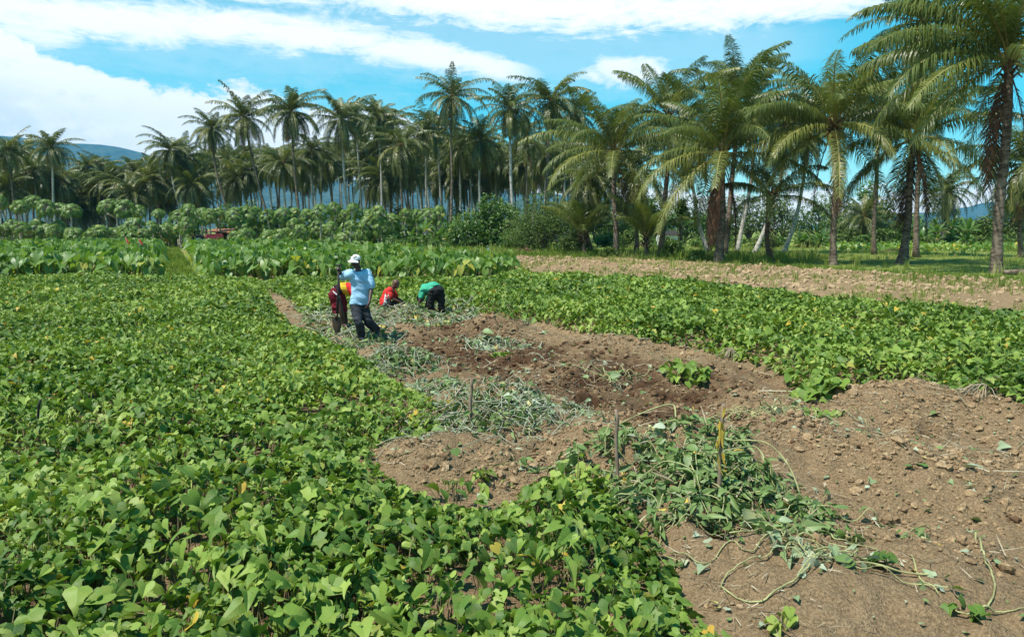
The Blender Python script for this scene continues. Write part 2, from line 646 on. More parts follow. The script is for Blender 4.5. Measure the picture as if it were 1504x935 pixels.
M['dead_palm'] = leaf_mat('dead_frond', [(0.0, (0.055, 0.030, 0.020)), (0.5, (0.125, 0.070, 0.042)), (1.0, (0.24, 0.15, 0.085))], 0.10, 0.8, 0.15, tcol=(1.1, 0.9, 0.7))
M['trunk'] = plain_mat('coconut_bark', (0.215, 0.172, 0.130), 0.9, 0.10, col2=(0.075, 0.055, 0.040), scale=3.2, bmp=0.06, stretch=(1, 1, 2.4))
M['trunk_pale'] = plain_mat('pale_bark', (0.46, 0.44, 0.40), 0.9, 0.15, col2=(0.25, 0.23, 0.20), scale=3.0, bmp=0.03, stretch=(1, 1, 2.4))
M['coconut'] = plain_mat('coconut_husk', (0.42, 0.19, 0.05), 0.5, 0.4, col2=(0.26, 0.20, 0.05))
M['papaya'] = leaf_mat('papaya_leaf', [(0.0, (0.060, 0.120, 0.020)), (0.5, (0.120, 0.195, 0.036)), (0.85, (0.16, 0.23, 0.055)), (1.0, (0.42, 0.36, 0.08))], 0.28, 0.45, 0.3)
M['papaya_bark'] = plain_mat('papaya_bark', (0.40, 0.37, 0.30), 0.85, 0.2, col2=(0.24, 0.22, 0.17), scale=4)
M['papaya_fruit'] = plain_mat('papaya_fruit', (0.12, 0.19, 0.05), 0.5, 0.4, col2=(0.45, 0.30, 0.05), scale=3)
M['bush_dark'] = leaf_mat('dark_bush_leaf', [(0.0, (0.034, 0.080, 0.014)), (0.5, (0.072, 0.140, 0.024)), (0.9, (0.155, 0.225, 0.042)), (1.0, (0.22, 0.26, 0.07))], 0.26, 0.4, 0.35)
M['bush_olive'] = leaf_mat('olive_bush_leaf', [(0.0, (0.046, 0.085, 0.018)), (0.5, (0.095, 0.145, 0.032)), (0.9, (0.165, 0.215, 0.052)), (1.0, (0.22, 0.23, 0.08))], 0.26, 0.5, 0.25)
M['bark'] = plain_mat('branch_bark', (0.20, 0.17, 0.13), 0.9, 0.15, col2=(0.10, 0.08, 0.06), scale=4)
M['banana'] = leaf_mat('banana_leaf', [(0.0, (0.050, 0.110, 0.024)), (0.6, (0.100, 0.180, 0.040)), (0.9, (0.18, 0.26, 0.07)), (1.0, (0.38, 0.32, 0.12))], 0.34, 0.35, 0.45)
M['banana_stem'] = plain_mat('banana_stem', (0.23, 0.22, 0.10), 0.6, 0.3, col2=(0.34, 0.20, 0.11), scale=3)
M['stick'] = plain_mat('weathered_stick', (0.27, 0.20, 0.14), 0.9, 0.15, col2=(0.15, 0.11, 0.08), scale=14, bmp=0.004, stretch=(1, 1, 0.3))
M['mountain'] = plain_mat('forested_slope', (0.012, 0.030, 0.018), 0.95, 0.1, col2=(0.070, 0.085, 0.040), scale=0.022, coords='Object')

# ------------------------------------------------------------------ the lie of the land
LP = poly_world([(-420, 411), (386, 411), (394, 430), (398, 446), (432, 480), (500, 508), (560, 548), (612, 575), (640, 605), (650, 637), (600, 642), (556, 655), (542, 690), (590, 722), (650, 750), (720, 762), (775, 728), (840, 712), (890, 745), (950, 790), (985, 850), (1005, 890), (1075, 945), (1110, 1200), (-420, 1200)], 0.12)
BP = poly_world([(388, 412), (765, 412), (790, 432), (720, 448), (668, 452), (600, 452), (520, 452), (470, 462), (436, 458), (425, 440), (400, 428)], 0.1)
RP = poly_world([(752, 411), (1000, 421), (1130, 441), (1250, 458), (1504, 479), (1800, 508), (1800, 690), (1504, 624), (1440, 614), (1400, 604), (1340, 582), (1290, 573), (1235, 573), (1200, 590), (1180, 574), (1128, 540), (1030, 518), (957, 510), (866, 496), (780, 476), (690, 455), (690, 425)], 0.1)
PS = poly_world([(752, 377), (900, 380), (1200, 396), (1504, 414), (1900, 440), (1900, 525), (1504, 479), (1250, 458), (1130, 441), (1000, 421), (752, 411)])
DUG = poly_world([(366, 411), (388, 412), (425, 440), (436, 458), (520, 452), (690, 455), (866, 496), (1030, 518), (1180, 574), (1235, 573), (1340, 582), (1504, 624), (1800, 690), (2600, 1200), (1100, 1200), (1075, 945), (985, 850), (890, 745), (720, 762), (590, 722), (542, 690), (650, 637), (560, 548), (430, 478), (380, 440)])
T1 = poly_world([(-420, 411), (292, 411), (262, 367), (240, 361), (-420, 361)])
T1 = poly_world([(-420, 411), (234, 411), (238, 367), (236, 361.5), (-420, 361.5)])
T2 = poly_world([(304, 411), (756, 411), (748, 393), (620, 383), (520, 376), (420, 366), (345, 366), (272, 366)])
WET = [(poly_world(r), w) for r, w in [
    ([(540, 470), (620, 478), (720, 470), (820, 505), (980, 535), (1110, 560), (1180, 590), (1090, 640), (960, 645), (860, 610), (740, 590), (640, 560), (570, 510)], 0.66),
    ([(720, 640), (830, 600), (960, 640), (900, 690), (760, 690)], 0.30),
    ([(1200, 640), (1504, 600), (1700, 700), (1700, 800), (1504, 740), (1330, 700), (1220, 690)], 0.20),
    ([(1230, 800), (1330, 740), (1504, 760), (1700, 860), (1700, 1000), (1504, 935), (1300, 880)], 0.24)]]
# hillocks of the sweet potato beds: pixel of the foot, radius, height
MOUNDS = [(*at(px, py)[:2], r, h) for px, py, r, h in [
    (705, 615, 0.95, 0.30), (640, 690, 0.80, 0.24), (1030, 765, 0.80, 0.26), (1165, 655, 0.9, 0.20), (1275, 612, 0.85, 0.30), (1375, 618, 0.85, 0.30),
    (1470, 625, 0.7, 0.22), (900, 520, 1.0, 0.20), (1010, 555, 0.8, 0.20), (720, 487, 1.0, 0.30), (600, 500, 0.9, 0.25), (860, 655, 0.8, 0.16),
    (1290, 720, 0.8, 0.16), (1440, 730, 0.8, 0.20), (1180, 880, 0.7, 0.16), (1390, 860, 0.7, 0.18), (560, 530, 0.9, 0.2), (800, 555, 0.8, 0.15), (1100, 600, 0.7, 0.15),
    (430, 455, 0.8, 0.2), (1045, 700, 0.9, 0.22), (930, 680, 0.7, 0.18)]]


_pr = np.random.default_rng(404)
PITS = []
for _ in range(900):
    _p = (_pr.uniform(-4, 14), _pr.uniform(4, 22))
    if len(PITS) < 120 and sdist(DUG, np.array([_p[0]]), np.array([_p[1]]))[0] > 0.3:
        PITS.append((*_p, _pr.uniform(0.10, 0.30), _pr.uniform(0.04, 0.13)))


def ground_parts(x, y):
    x, y = np.asarray(x, float), np.asarray(y, float)
    dL, dB, dR, dP, dD = sdist(LP, x, y), sdist(BP, x, y), sdist(RP, x, y), sdist(PS, x, y), sdist(DUG, x, y)
    return dL, dB, dR, dP, dD


def ground_z(x, y, parts=None):
    x, y = np.asarray(x, float), np.asarray(y, float)
    dL, dB, dR, dP, dD = parts or ground_parts(x, y)
    bed = np.maximum(np.maximum(sstep(dL, -0.25, 0.35), sstep(dR, -0.25, 0.35)), sstep(dB, -0.3, 0.4))
    dug = sstep(dD, -0.5, 0.3) * (1 - bed)
    plough = sstep(dP, -0.1, 0.5) * (1 - bed)
    z = 0.03 * fbm(x, y, 3.0, 3, 1)
    z = z + (bed * 0.10 + 0.12 * sstep(dR, -0.15, 0.3)) + bed * (0.07 * fbm(x, y, 1.3, 3, 3))
    z = z + dug * (0.12 * fbm(x, y, 1.1, 3, 9) + 0.10 * fbm(x, y, 0.34, 3, 14) + 0.07 * np.abs(fbm(x, y, 0.17, 2, 21)) + 0.035 * np.abs(fbm(x, y, 0.085, 2, 25)))
    q = fbm(x, y, 0.75, 4, 31, 0.62)
    z = z + plough * (0.03 + 0.17 * np.abs(q) + 0.07 * fbm(x, y, 0.22, 3, 37))
    for mx, my, r, h in MOUNDS:
        d2 = ((x - mx) ** 2 + (y - my) ** 2) / (r * r)
        z = z + h * np.exp(-d2 * 1.6) * (1 - 0.6 * bed)
    for mx, my, r, h in PITS:
        d2 = ((x - mx) ** 2 + (y - my) ** 2) / (r * r)
        z = z - (h * np.exp(-d2 * 2.2) - 0.45 * h * np.exp(-(np.sqrt(d2) - 1.25) ** 2 * 6)) * dug
    return z


def build_ground():
    ys = [1.2]
    while ys[-1] < 62:
        ys.append(ys[-1] + max(0.028, 0.0046 * ys[-1]))
    while ys[-1] < 5600:
        ys.append(ys[-1] * 1.10)
    ys = np.r_[-4200, -1500, -500, -160, -50, -15, -4, -0.5, np.array(ys)]
    xs = list(np.r_[np.arange(-9, -1.5, 0.06), np.arange(-1.5, 7.5, 0.034), np.arange(7.5, 10.5, 0.06)])
    r = xs[-1]
    right = []
    st = 0.05
    while r < 6400:
        st = min(st * 1.03, max(0.16, 0.10 * r)) if r < 40 else 0.10 * r
        r += st
        right.append(r)
    l = xs[0]
    left = []
    st = 0.05
    while l > -6400:
        st = min(st * 1.03, max(0.16, 0.10 * -l)) if l > -40 else 0.10 * -l
        l -= st
        left.append(l)
    xs = np.r_[np.array(left)[::-1], np.array(xs), np.array(right)]
    X, Y = np.meshgrid(xs, ys)
    x, y = X.ravel(), Y.ravel()
    near = (np.abs(x) < 120) & (y > -5) & (y < 90)
    z = np.zeros(len(x))
    grassy = np.ones(len(x))
    moist = np.zeros(len(x))
    xn, yn = x[near], y[near]
    p = ground_parts(xn, yn)
    z[near] = ground_z(xn, yn, p)
    dL, dB, dR, dP, dD = p
    soil = np.maximum.reduce([sstep(dL, -0.3, 0.1), sstep(dB, -0.3, 0.1), sstep(dR, -0.3, 0.1), sstep(dD, -0.2, 0.2),
                              0.80 * sstep(dP, -0.15, 0.6), sstep(sdist(T1, xn, yn), -0.2, 0.3), sstep(sdist(T2, xn, yn), -0.2, 0.3)])
    soil = np.maximum(soil, 1 - sstep(yn, 20, 24))
    g = 1 - soil
    grassy[near] = g
    w = np.zeros(len(xn))
    for P, a in WET:
        w = np.maximum(w, a * sstep(sdist(P, xn, yn) + 0.9 * fbm(xn, yn, 1.0, 3, 52), -0.9, 1.0))
    for mx, my, r, h in MOUNDS:
        w = w - 0.42 * np.exp(-((xn - mx) ** 2 + (yn - my) ** 2) / (r * r) * 1.8)
    for mx, my, r, h in PITS:
        w = w + 4.0 * h * np.exp(-((xn - mx) ** 2 + (yn - my) ** 2) / (r * r) * 1.5)
    w = np.where(dP > 0, -0.35, w)
    w = np.maximum(w, 0.30 * np.maximum(sstep(dL, 0.1, 0.5), sstep(dR, 0.2, 0.7)))
    moist[near] = w
    nx, ny = len(xs), len(ys)
    i = (np.arange(ny - 1)[:, None] * nx + np.arange(nx - 1)[None]).ravel()
    F = np.stack([i, i + 1, i + nx + 1, i + nx], 1)
    G = Geo()
    G.add(np.c_[x, y, z], F)
    o = G.obj('ground', M['ground'], extra={'grassy': grassy, 'moist': moist})
    o['kind'] = 'structure'
    o['label'] = 'flat farm ground of dug earth, tilled soil and lawn'


build_ground()


def gz(x, y):
    return float(ground_z(np.array([x]), np.array([y]))[0])


def moist_at(x, y):
    w = np.zeros(len(x))
    for P, a in WET:
        w = np.maximum(w, a * sstep(sdist(P, x, y) + 0.9 * fbm(x, y, 1.0, 3, 52), -0.9, 1.0))
    return w


def build_hills():
    def ridge(name, rows, Y, depth, label):
        rows = [at_depth(px, py, Y) for px, py in rows]
        xs = np.linspace(rows[0][0], rows[-1][0], 260)
        hs = np.interp(xs, [r[0] for r in rows], [r[2] for r in rows])
        hs = hs + 22 * fbm(xs, xs * 0, 240, 4, 3)
        k = 40
        X, K = np.meshgrid(xs, np.linspace(0, 1, k))
        Hh = np.broadcast_to(hs, X.shape)
        Yg = Y - depth * (1 - K)
        gully = 0.42 * fbm(X, Yg, 420, 5, 8) * (1 - K) * 4 * K
        Z = Hh * (sstep(K, 0, 1) * 0.6 + 0.4 * K) * (1 + gully) - 6 * (1 - K)
        # far slope falls away behind the crest
        Xb, Kb = np.meshgrid(xs, np.linspace(1, 0, 6)[1:])
        Zb = np.broadcast_to(hs, Xb.shape) * Kb - 6
        Yb = Y + 600 * (1 - Kb)
        X2, Y2, Z2 = np.vstack([X, Xb]), np.vstack([Yg, Yb]), np.vstack([Z, Zb])
        nx, ny = X2.shape[1], X2.shape[0]
        i = (np.arange(ny - 1)[:, None] * nx + np.arange(nx - 1)[None]).ravel()
        G = Geo()
        G.add(np.c_[X2.ravel(), Y2.ravel(), Z2.ravel()], np.stack([i, i + 1, i + nx + 1, i + nx], 1))
        o = G.obj(name, M['mountain'])
        o['kind'] = 'structure'
        o['label'] = label
    ridge('mountain', [(-700, 200), (-300, 190), (-60, 196), (42, 206), (106, 208), (150, 213), (205, 223), (260, 238), (340, 256), (450, 262), (560, 268), (660, 274), (740, 280), (820, 287), (880, 294), (950, 330)], 5000.0, 2600.0, 'forested blue mountain sloping down behind the palm grove')
    ridge('hills', [(1180, 332), (1250, 318), (1320, 312), (1372, 309), (1420, 304), (1440, 298), (1452, 296), (1470, 303), (1530, 310), (1640, 300), (1800, 312), (2000, 330)], 5200.0, 1300.0, 'small blue hill far beyond the right-hand clearing')


build_hills()


def build_haze():
    V, F = box((0, 0, 270), (13600, 11800, 800))
    V[:, 2] = np.where(V[:, 2] > 100, 860.0, -14.0)
    G = Geo()
    G.add(V, F)
    m, N = mat_new('air')
    v = N.new('ShaderNodeVolumePrincipled')
    v.inputs['Color'].default_value = (0.13, 0.52, 0.90, 1.0)
    v.inputs['Density'].default_value = 1.1e-4
    v.inputs['Anisotropy'].default_value = 0.0
    out = N.new('ShaderNodeOutputMaterial')
    N.nt.links.new(v.outputs[0], out.inputs['Volume'])
    o = G.obj('haze', m, smooth=False)
    o['kind'] = 'stuff'
    o['label'] = 'thin blue haze in the air over the fields'


build_haze()

# ------------------------------------------------------------------ sweet potato leaves
HEART = [(0, 0), (-0.13, 0.13), (-0.15, 0.29), (-0.03, 0.43), (0.13, 0.50), (0.31, 0.37), (0.56, 0.25), (0.80, 0.11), (1, 0)]
LOBED = [(0, 0), (-0.10, 0.12), (-0.16, 0.32), (0.02, 0.36), (0.20, 0.60), (0.32, 0.30), (0.55, 0.22), (0.78, 0.13), (1, 0)]
ROUND = [(0, 0), (-0.14, 0.15), (-0.16, 0.34), (0.0, 0.48), (0.22, 0.52), (0.45, 0.44), (0.68, 0.30), (0.88, 0.14), (1, 0)]
SPEAR = [(0, 0), (-0.08, 0.08), (-0.14, 0.22), (0.00, 0.20), (0.14, 0.36), (0.24, 0.15), (0.50, 0.12), (0.76, 0.08), (1, 0)]


def leaf_fine(outline, fold, droop, wave, ph):
    """Leaf blade with a midrib, an inner row and the margin on each side."""
    V, F = [], []
    n = len(outline)
    for s in (1, -1):
        b = len(V)
        for ox, oy in outline:
            m = min(max(ox, 0.0), 1.0)
            for k in (0.0, 0.5, 1.0):
                x, y = m + (ox - m) * k, oy * k
                z = fold * abs(y) * (1.0 - 0.9 * abs(y)) - droop * x * x + wave * k * math.sin(7.0 * ox + ph + s)
                V.append((x, s * y, z))
        for i in range(n - 1):
            for k in range(2):
                a = b + i * 3 + k
                q = (a, a + 3, a + 4, a + 1)
                F.append(q if s > 0 else q[::-1])
    # +z side must face up
    return np.array(V), F


def leaf_coarse(outline, fold, droop):
    mids = [(0.0, 0), (0.3, 0), (0.62, 0)]
    o = outline
    V = [(0, 0, 0), (0.3, 0, -droop * 0.09), (0.62, 0, -droop * 0.38), (1, 0, -droop)]
    F = []
    for s in (1, -1):
        b = len(V)
        for ox, oy in (o[2], o[4], o[5], o[6]):
            V.append((ox, s * oy, fold * oy - droop * ox * abs(ox)))
        fs = [(0, b + 1, b), (0, 1, b + 2, b + 1), (1, 2, b + 3, b + 2), (2, 3, b + 3)]
        F += [f if s > 0 else f[::-1] for f in fs]
    return np.array(V), F


FINE = [leaf_fine(HEART, 0.35, 0.20, 0.03, 0), leaf_fine(LOBED, 0.25, 0.32, 0.04, 2), leaf_fine(ROUND, 0.45, 0.15, 0.03, 1), leaf_fine(HEART, -0.15, 0.38, 0.05, 3), leaf_fine(ROUND, 0.15, 0.45, 0.05, 4), leaf_fine(SPEAR, 0.3, 0.25, 0.03, 5)]
COARSE = [leaf_coarse(HEART, 0.35, 0.20), leaf_coarse(LOBED, 0.25, 0.30), leaf_coarse(ROUND, 0.42, 0.15), leaf_coarse(HEART, -0.1, 0.4), leaf_coarse(ROUND, 0.15, 0.45), leaf_coarse(SPEAR, 0.3, 0.25)]


def leaf_R(n, rng, lo=8, hi=55, roll=24, yaw=None):
    yaw = rng.random(n) * 2 * PI if yaw is None else yaw
    pitch = np.radians(lo + (hi - lo) * rng.random(n) ** 1.3)
    return np.einsum('nij,njk->nik', rot_z(yaw), np.einsum('nij,njk->nik', rot_y(pitch), rot_x(np.radians(rng.normal(0, roll, n)))))


def sample_poly(P, n, rng, ymin, ymax, margin):
    x0, x1 = P[:, 0].min(), P[:, 0].max()
    y0, y1 = max(P[:, 1].min(), ymin), min(P[:, 1].max(), ymax)
    if y1 <= y0:
        return np.zeros((0, 2))
    x0, x1 = max(x0, -0.69 * y1 - margin), min(x1, 0.69 * y1 + margin)
    q = np.c_[x0 + (x1 - x0) * rng.random(n), y0 + (y1 - y0) * rng.random(n)]
    q = q[np.abs(q[:, 0]) < 0.69 * q[:, 1] + margin]
    return q[inside(P, q[:, 0], q[:, 1])]


def sample_density(P, dens, rng, ymin, ymax, margin=2.2):
    x0, x1 = P[:, 0].min(), P[:, 0].max()
    y0, y1 = max(P[:, 1].min(), ymin), min(P[:, 1].max(), ymax)
    if y1 <= y0:
        return np.zeros((0, 2))
    x0, x1 = max(x0, -0.69 * y1 - margin), min(x1, 0.69 * y1 + margin)
    return sample_poly(P, int(dens * (x1 - x0) * (y1 - y0)), rng, ymin, ymax, margin)


BARE = [(*at(px, py, 0.2)[:2], r) for px, py, r in [(390, 665, 0.28), (300, 700, 0.22), (330, 660, 0.25), (640, 880, 0.16), (250, 800, 0.15), (700, 840, 0.14), (450, 640, 0.2)]]


def canopy(x, y):
    return 0.24 + 0.20 * fbm(x, y, 0.75, 3, 41) + 0.08 * fbm(x, y, 2.6, 2, 47)


def patch(name, P, label, cat, bands, seed, rise=1.0, edge_lo=0.10, spear=None):
    rng = np.random.default_rng(seed)
    G = Geo()
    for ymin, ymax, dens, size, fine in bands:
        q = sample_density(P, dens, rng, ymin, ymax)
        if not len(q):
            continue
        # thin the stand a little where the canopy dips
        keep = rng.random(len(q)) < 0.70 + 0.9 * np.clip(fbm(q[:, 0], q[:, 1], 0.6, 2, seed), -0.35, 0.35)
        for bx, by, br in BARE:
            keep &= (np.hypot(q[:, 0] - bx, (q[:, 1] - by)) > br) | (rng.random(len(q)) < 0.25)
        q = q[keep]
        n = len(q)
        dist = sdist(P, q[:, 0], q[:, 1])
        g = ground_z(q[:, 0], q[:, 1])
        top = canopy(q[:, 0], q[:, 1]) * rise * (0.40 + 0.60 * sstep(dist, 0.0, 0.55))
        low = rng.random(n) < 0.26
        h = np.where(low, top * (0.25 + 0.5 * rng.random(n)), top * (0.66 + 0.50 * rng.random(n)))
        h = np.maximum(h, edge_lo * 0.4)
        s = size * np.exp(rng.normal(0, 0.36, n)) * np.where(low, 0.9, 1.0)
        s = np.minimum(s, size * 1.75)
        tint = np.clip(0.44 + 0.23 * rng.normal(0, 1, n) + 0.42 * fbm(q[:, 0], q[:, 1], 1.6, 3, seed + 5) + np.where(s < size * 0.75, 0.18, 0), 0.02, 0.94)
        tint = np.where(rng.random(n) < 0.014, 0.962 + 0.03 * rng.random(n), tint)
        R = leaf_R(n, rng, 4, 52)
        pos = np.c_[q, g + h]
        protos = FINE if fine else COARSE
        pick = rng.choice(6, n, p=[.32, .30, .10, .16, .08, .04])
        if spear is not None:
            sp = fbm(q[:, 0], q[:, 1], 1.8, 2, 77) > spear
            pick = np.where(sp & (rng.random(n) < 0.7), 5, pick)
        for k in range(6):
            i = pick == k
            V, F = protos[k]
            m = int(i.sum())
            S3 = s[i][:, None] * np.c_[np.ones(m), rng.uniform(0.62, 1.08, m), rng.uniform(0.5, 2.1, m)]
            G.scatter(V, F, R[i], S3, pos[i], tint[i], 0, V[:, :2])
        # leaf stalks from the vines up to the blades
        if fine:
            j = rng.random(n) < 0.75
            m = int(j.sum())
            off = rng.normal(0, 0.05, (m, 2))
            a, b = pos[j], np.c_[q[j] + off, g[j] + 0.02 * rng.random(m)]
            w = 0.0035
            d = rng.random(m) * PI
            e = np.c_[np.cos(d) * w, np.sin(d) * w, np.zeros(m)]
            V = np.stack([b - e, b + e, a + e * 0.6, a - e * 0.6], 1).reshape(-1, 3)
            G.add(V, np.arange(m * 4).reshape(-1, 4), 0.5, 1)
    # runners trailing along the ground and over the leaves
    for _ in range(150 if bands[0][4] else 60):
        q = sample_density(P, 0.4, rng, bands[0][0], 14.0)
        if not len(q):
            break
        p0 = q[rng.integers(len(q))]
        a = rng.random() * 2 * PI
        pts = []
        hh = 0.2 + 0.55 * rng.random()
        for k in range(5):
            pts.append((p0[0], p0[1], gz(*p0) + float(canopy(*p0)) * hh * rise * (0.7 + 0.5 * rng.random())))
            a += rng.normal(0, 0.6)
            p0 = p0 + np.array([math.cos(a), math.sin(a)]) * (0.10 + 0.12 * rng.random())
        V, F = tube(spline(pts, 12), 0.0045, 4)
        G.add(V, F, 0.5, 1)
    o = G.obj(name, [M['potato'], M['vine']])
    o['kind'] = 'stuff'
    o['label'] = label
    o['category'] = cat
    return o


patch('sweet_potato_vines', LP, 'dense green sweet potato vines filling the near field beside the dug earth', 'ground cover',
      [(2.3, 8.0, 720, 0.082, True), (8.0, 17.0, 640, 0.079, False), (17.0, 34.0, 300, 0.110, False)], 101, spear=0.22)
patch('sweet_potato_vines', RP, 'green sweet potato vines in the bed between dug earth and tilled strip', 'ground cover',
      [(6.0, 11.0, 560, 0.086, True), (11.0, 20.0, 520, 0.090, False), (20.0, 36.0, 270, 0.122, False)], 102, 1.0)
patch('sweet_potato_vines', BP, 'greyish green sweet potato vines around the stooping workers', 'ground cover',
      [(14.0, 36.0, 230, 0.125, False)], 103, 0.75)


# ------------------------------------------------------------------ earth clods, straw, grass
def clod_proto(seed):
    rng = np.random.default_rng(seed)
    V, F = ball((0, 0, 0), 1.0, 7, 5)
    d = unit(V)
    f = 1 + 0.35 * np.sin(d @ rng.normal(0, 2.2, 3) + 1) * np.cos(d @ rng.normal(0, 2.6, 3)) + 0.12 * np.sin(d @ rng.normal(0, 6, 3))
    return V * f[:, None] * np.array([1, 0.85, 0.65]), F


CLODS = [clod_proto(k) for k in range(5)]


def rand_R(n, rng):
    return np.einsum('nij,njk->nik', rot_z(rng.random(n) * 2 * PI), np.einsum('nij,njk->nik', rot_y(rng.normal(0, .5, n)), rot_x(rng.normal(0, .5, n))))


def build_clods():
    rng = np.random.default_rng(7)
    G = Geo()
    for P, dens, ymin, ymax, s0, sd in [(DUG, 900, 2.5, 9, 0.0080, 0.65), (DUG, 60, 2.5, 9, 0.024, 0.5), (DUG, 170, 9, 17, 0.017, 0.6), (DUG, 50, 15, 30, 0.03, 0.5), (PS, 12, 15, 30, 0.045, 0.5), (PS, 7.5, 25, 62, 0.065, 0.45)]:
        q = sample_density(P, dens, rng, ymin, ymax)
        dist = np.maximum.reduce([sdist(LP, q[:, 0], q[:, 1]), sdist(RP, q[:, 0], q[:, 1])])
        mo = moist_at(q[:, 0], q[:, 1])
        keep = (dist < 0.1) & (rng.random(len(q)) < 0.22 + mo + 1.9 * fbm(q[:, 0], q[:, 1], 0.8, 3, 8) + (0.5 if P is PS else 0))
        q, mo = q[keep], mo[keep]
        n = len(q)
        s = np.minimum(s0 * np.exp(rng.normal(0, sd, n)), 0.05 if P is DUG else 0.13)
        pos = np.c_[q, ground_z(q[:, 0], q[:, 1]) + s * 0.25]
        R = rand_R(n, rng)
        t = (mo - 0.02 + 0.20 * rng.normal(0, 1, n)) if P is DUG else np.full(n, -0.35)
        pick = rng.integers(0, 5, n)
        for k in range(5):
            i = pick == k
            G.scatter(*CLODS[k], R[i], s[i], pos[i], t[i])
    o = G.obj('soil_clods', M['clod'], smooth=False)
    o['kind'] = 'stuff'
    o['label'] = 'loose clods of earth strewn over the dug and tilled soil'


build_clods()

STRAND = (np.array([(0, -0.5, 0), (0, 0.5, 0), (0.35, 0.45, 0.06), (0.35, -0.45, 0.06), (0.7, 0.3, 0.07), (0.7, -0.3, 0.07), (1, 0, 0.0)]), [(0, 3, 2, 1), (3, 5, 4, 2), (5, 6, 4)])


def build_debris():
    rng = np.random.default_rng(8)
    G = Geo()
    for ymin, ymax, dens, L, w in [(2.5, 8, 560, 0.070, 0.0050), (8, 16, 260, 0.10, 0.008), (16, 28, 60, 0.15, 0.014)]:
        q = sample_density(DUG, dens, rng, ymin, ymax)
        keep = (np.maximum(sdist(LP, q[:, 0], q[:, 1]), sdist(RP, q[:, 0], q[:, 1])) < 0.25) & (rng.random(len(q)) < 0.42 + 1.3 * fbm(q[:, 0], q[:, 1], 0.9, 3, 88))
        q = q[keep]
        n = len(q)
        S = np.c_[L * np.exp(rng.normal(0, .6, n)), w * np.exp(rng.normal(0, .3, n)), L * rng.normal(0, 1.4, n)]
        R = np.einsum('nij,njk->nik', rot_z(rng.random(n) * 2 * PI), np.einsum('nij,njk->nik', rot_y(rng.normal(-0.05, .22, n)), rot_x(rng.normal(0, .8, n))))
        G.scatter(*STRAND, R, S, np.c_[q, ground_z(q[:, 0], q[:, 1]) + 0.010 + 0.022 * rng.random(n)], rng.random(n) ** 1.1)
        # small wilted leaves
        q = sample_density(DUG, dens * 0.045, rng, ymin, ymax)
        q = q[(np.maximum(sdist(LP, q[:, 0], q[:, 1]), sdist(RP, q[:, 0], q[:, 1])) < 0.2)]
        n = len(q)
        V, F = COARSE[0]
        G.scatter(V, F, leaf_R(n, rng, -20, 25), 0.030 * np.exp(rng.normal(0, .5, n)) * (1 + ymin / 16), np.c_[q, ground_z(q[:, 0], q[:, 1]) + 0.02], rng.random(n), 1, V[:, :2])
    o = G.obj('plant_debris', [M['straw'], M['wilt']])
    o['kind'] = 'stuff'
    o['label'] = 'dry root ends and small wilted leaves strewn over the dug earth'


build_debris()

BLADES = []
for _k in range(4):
    _r = np.random.default_rng(60 + _k)
    _V, _F = [], []
    for _ in range(9):
        a, l, b = _r.random() * 2 * PI, 0.6 + 0.6 * _r.random(), _r.random() * 0.5
        c, s = math.cos(a), math.sin(a)
        ox, oy = _r.normal(0, .25, 2)
        w = 0.055
        n0 = len(_V)
        _V += [(ox - s * w, oy + c * w, 0), (ox + s * w, oy - c * w, 0), (ox + c * b * .4 * l + s * w * .7, oy + s * b * .4 * l - c * w * .7, l * .6), (ox + c * b * .4 * l - s * w * .7, oy + s * b * .4 * l + c * w * .7, l * .6), (ox + c * b * l, oy + s * b * l, l * (1 - b * .3))]
        _F += [(n0, n0 + 1, n0 + 2, n0 + 3), (n0 + 3, n0 + 2, n0 + 4)]
    BLADES.append((np.array(_V), _F))


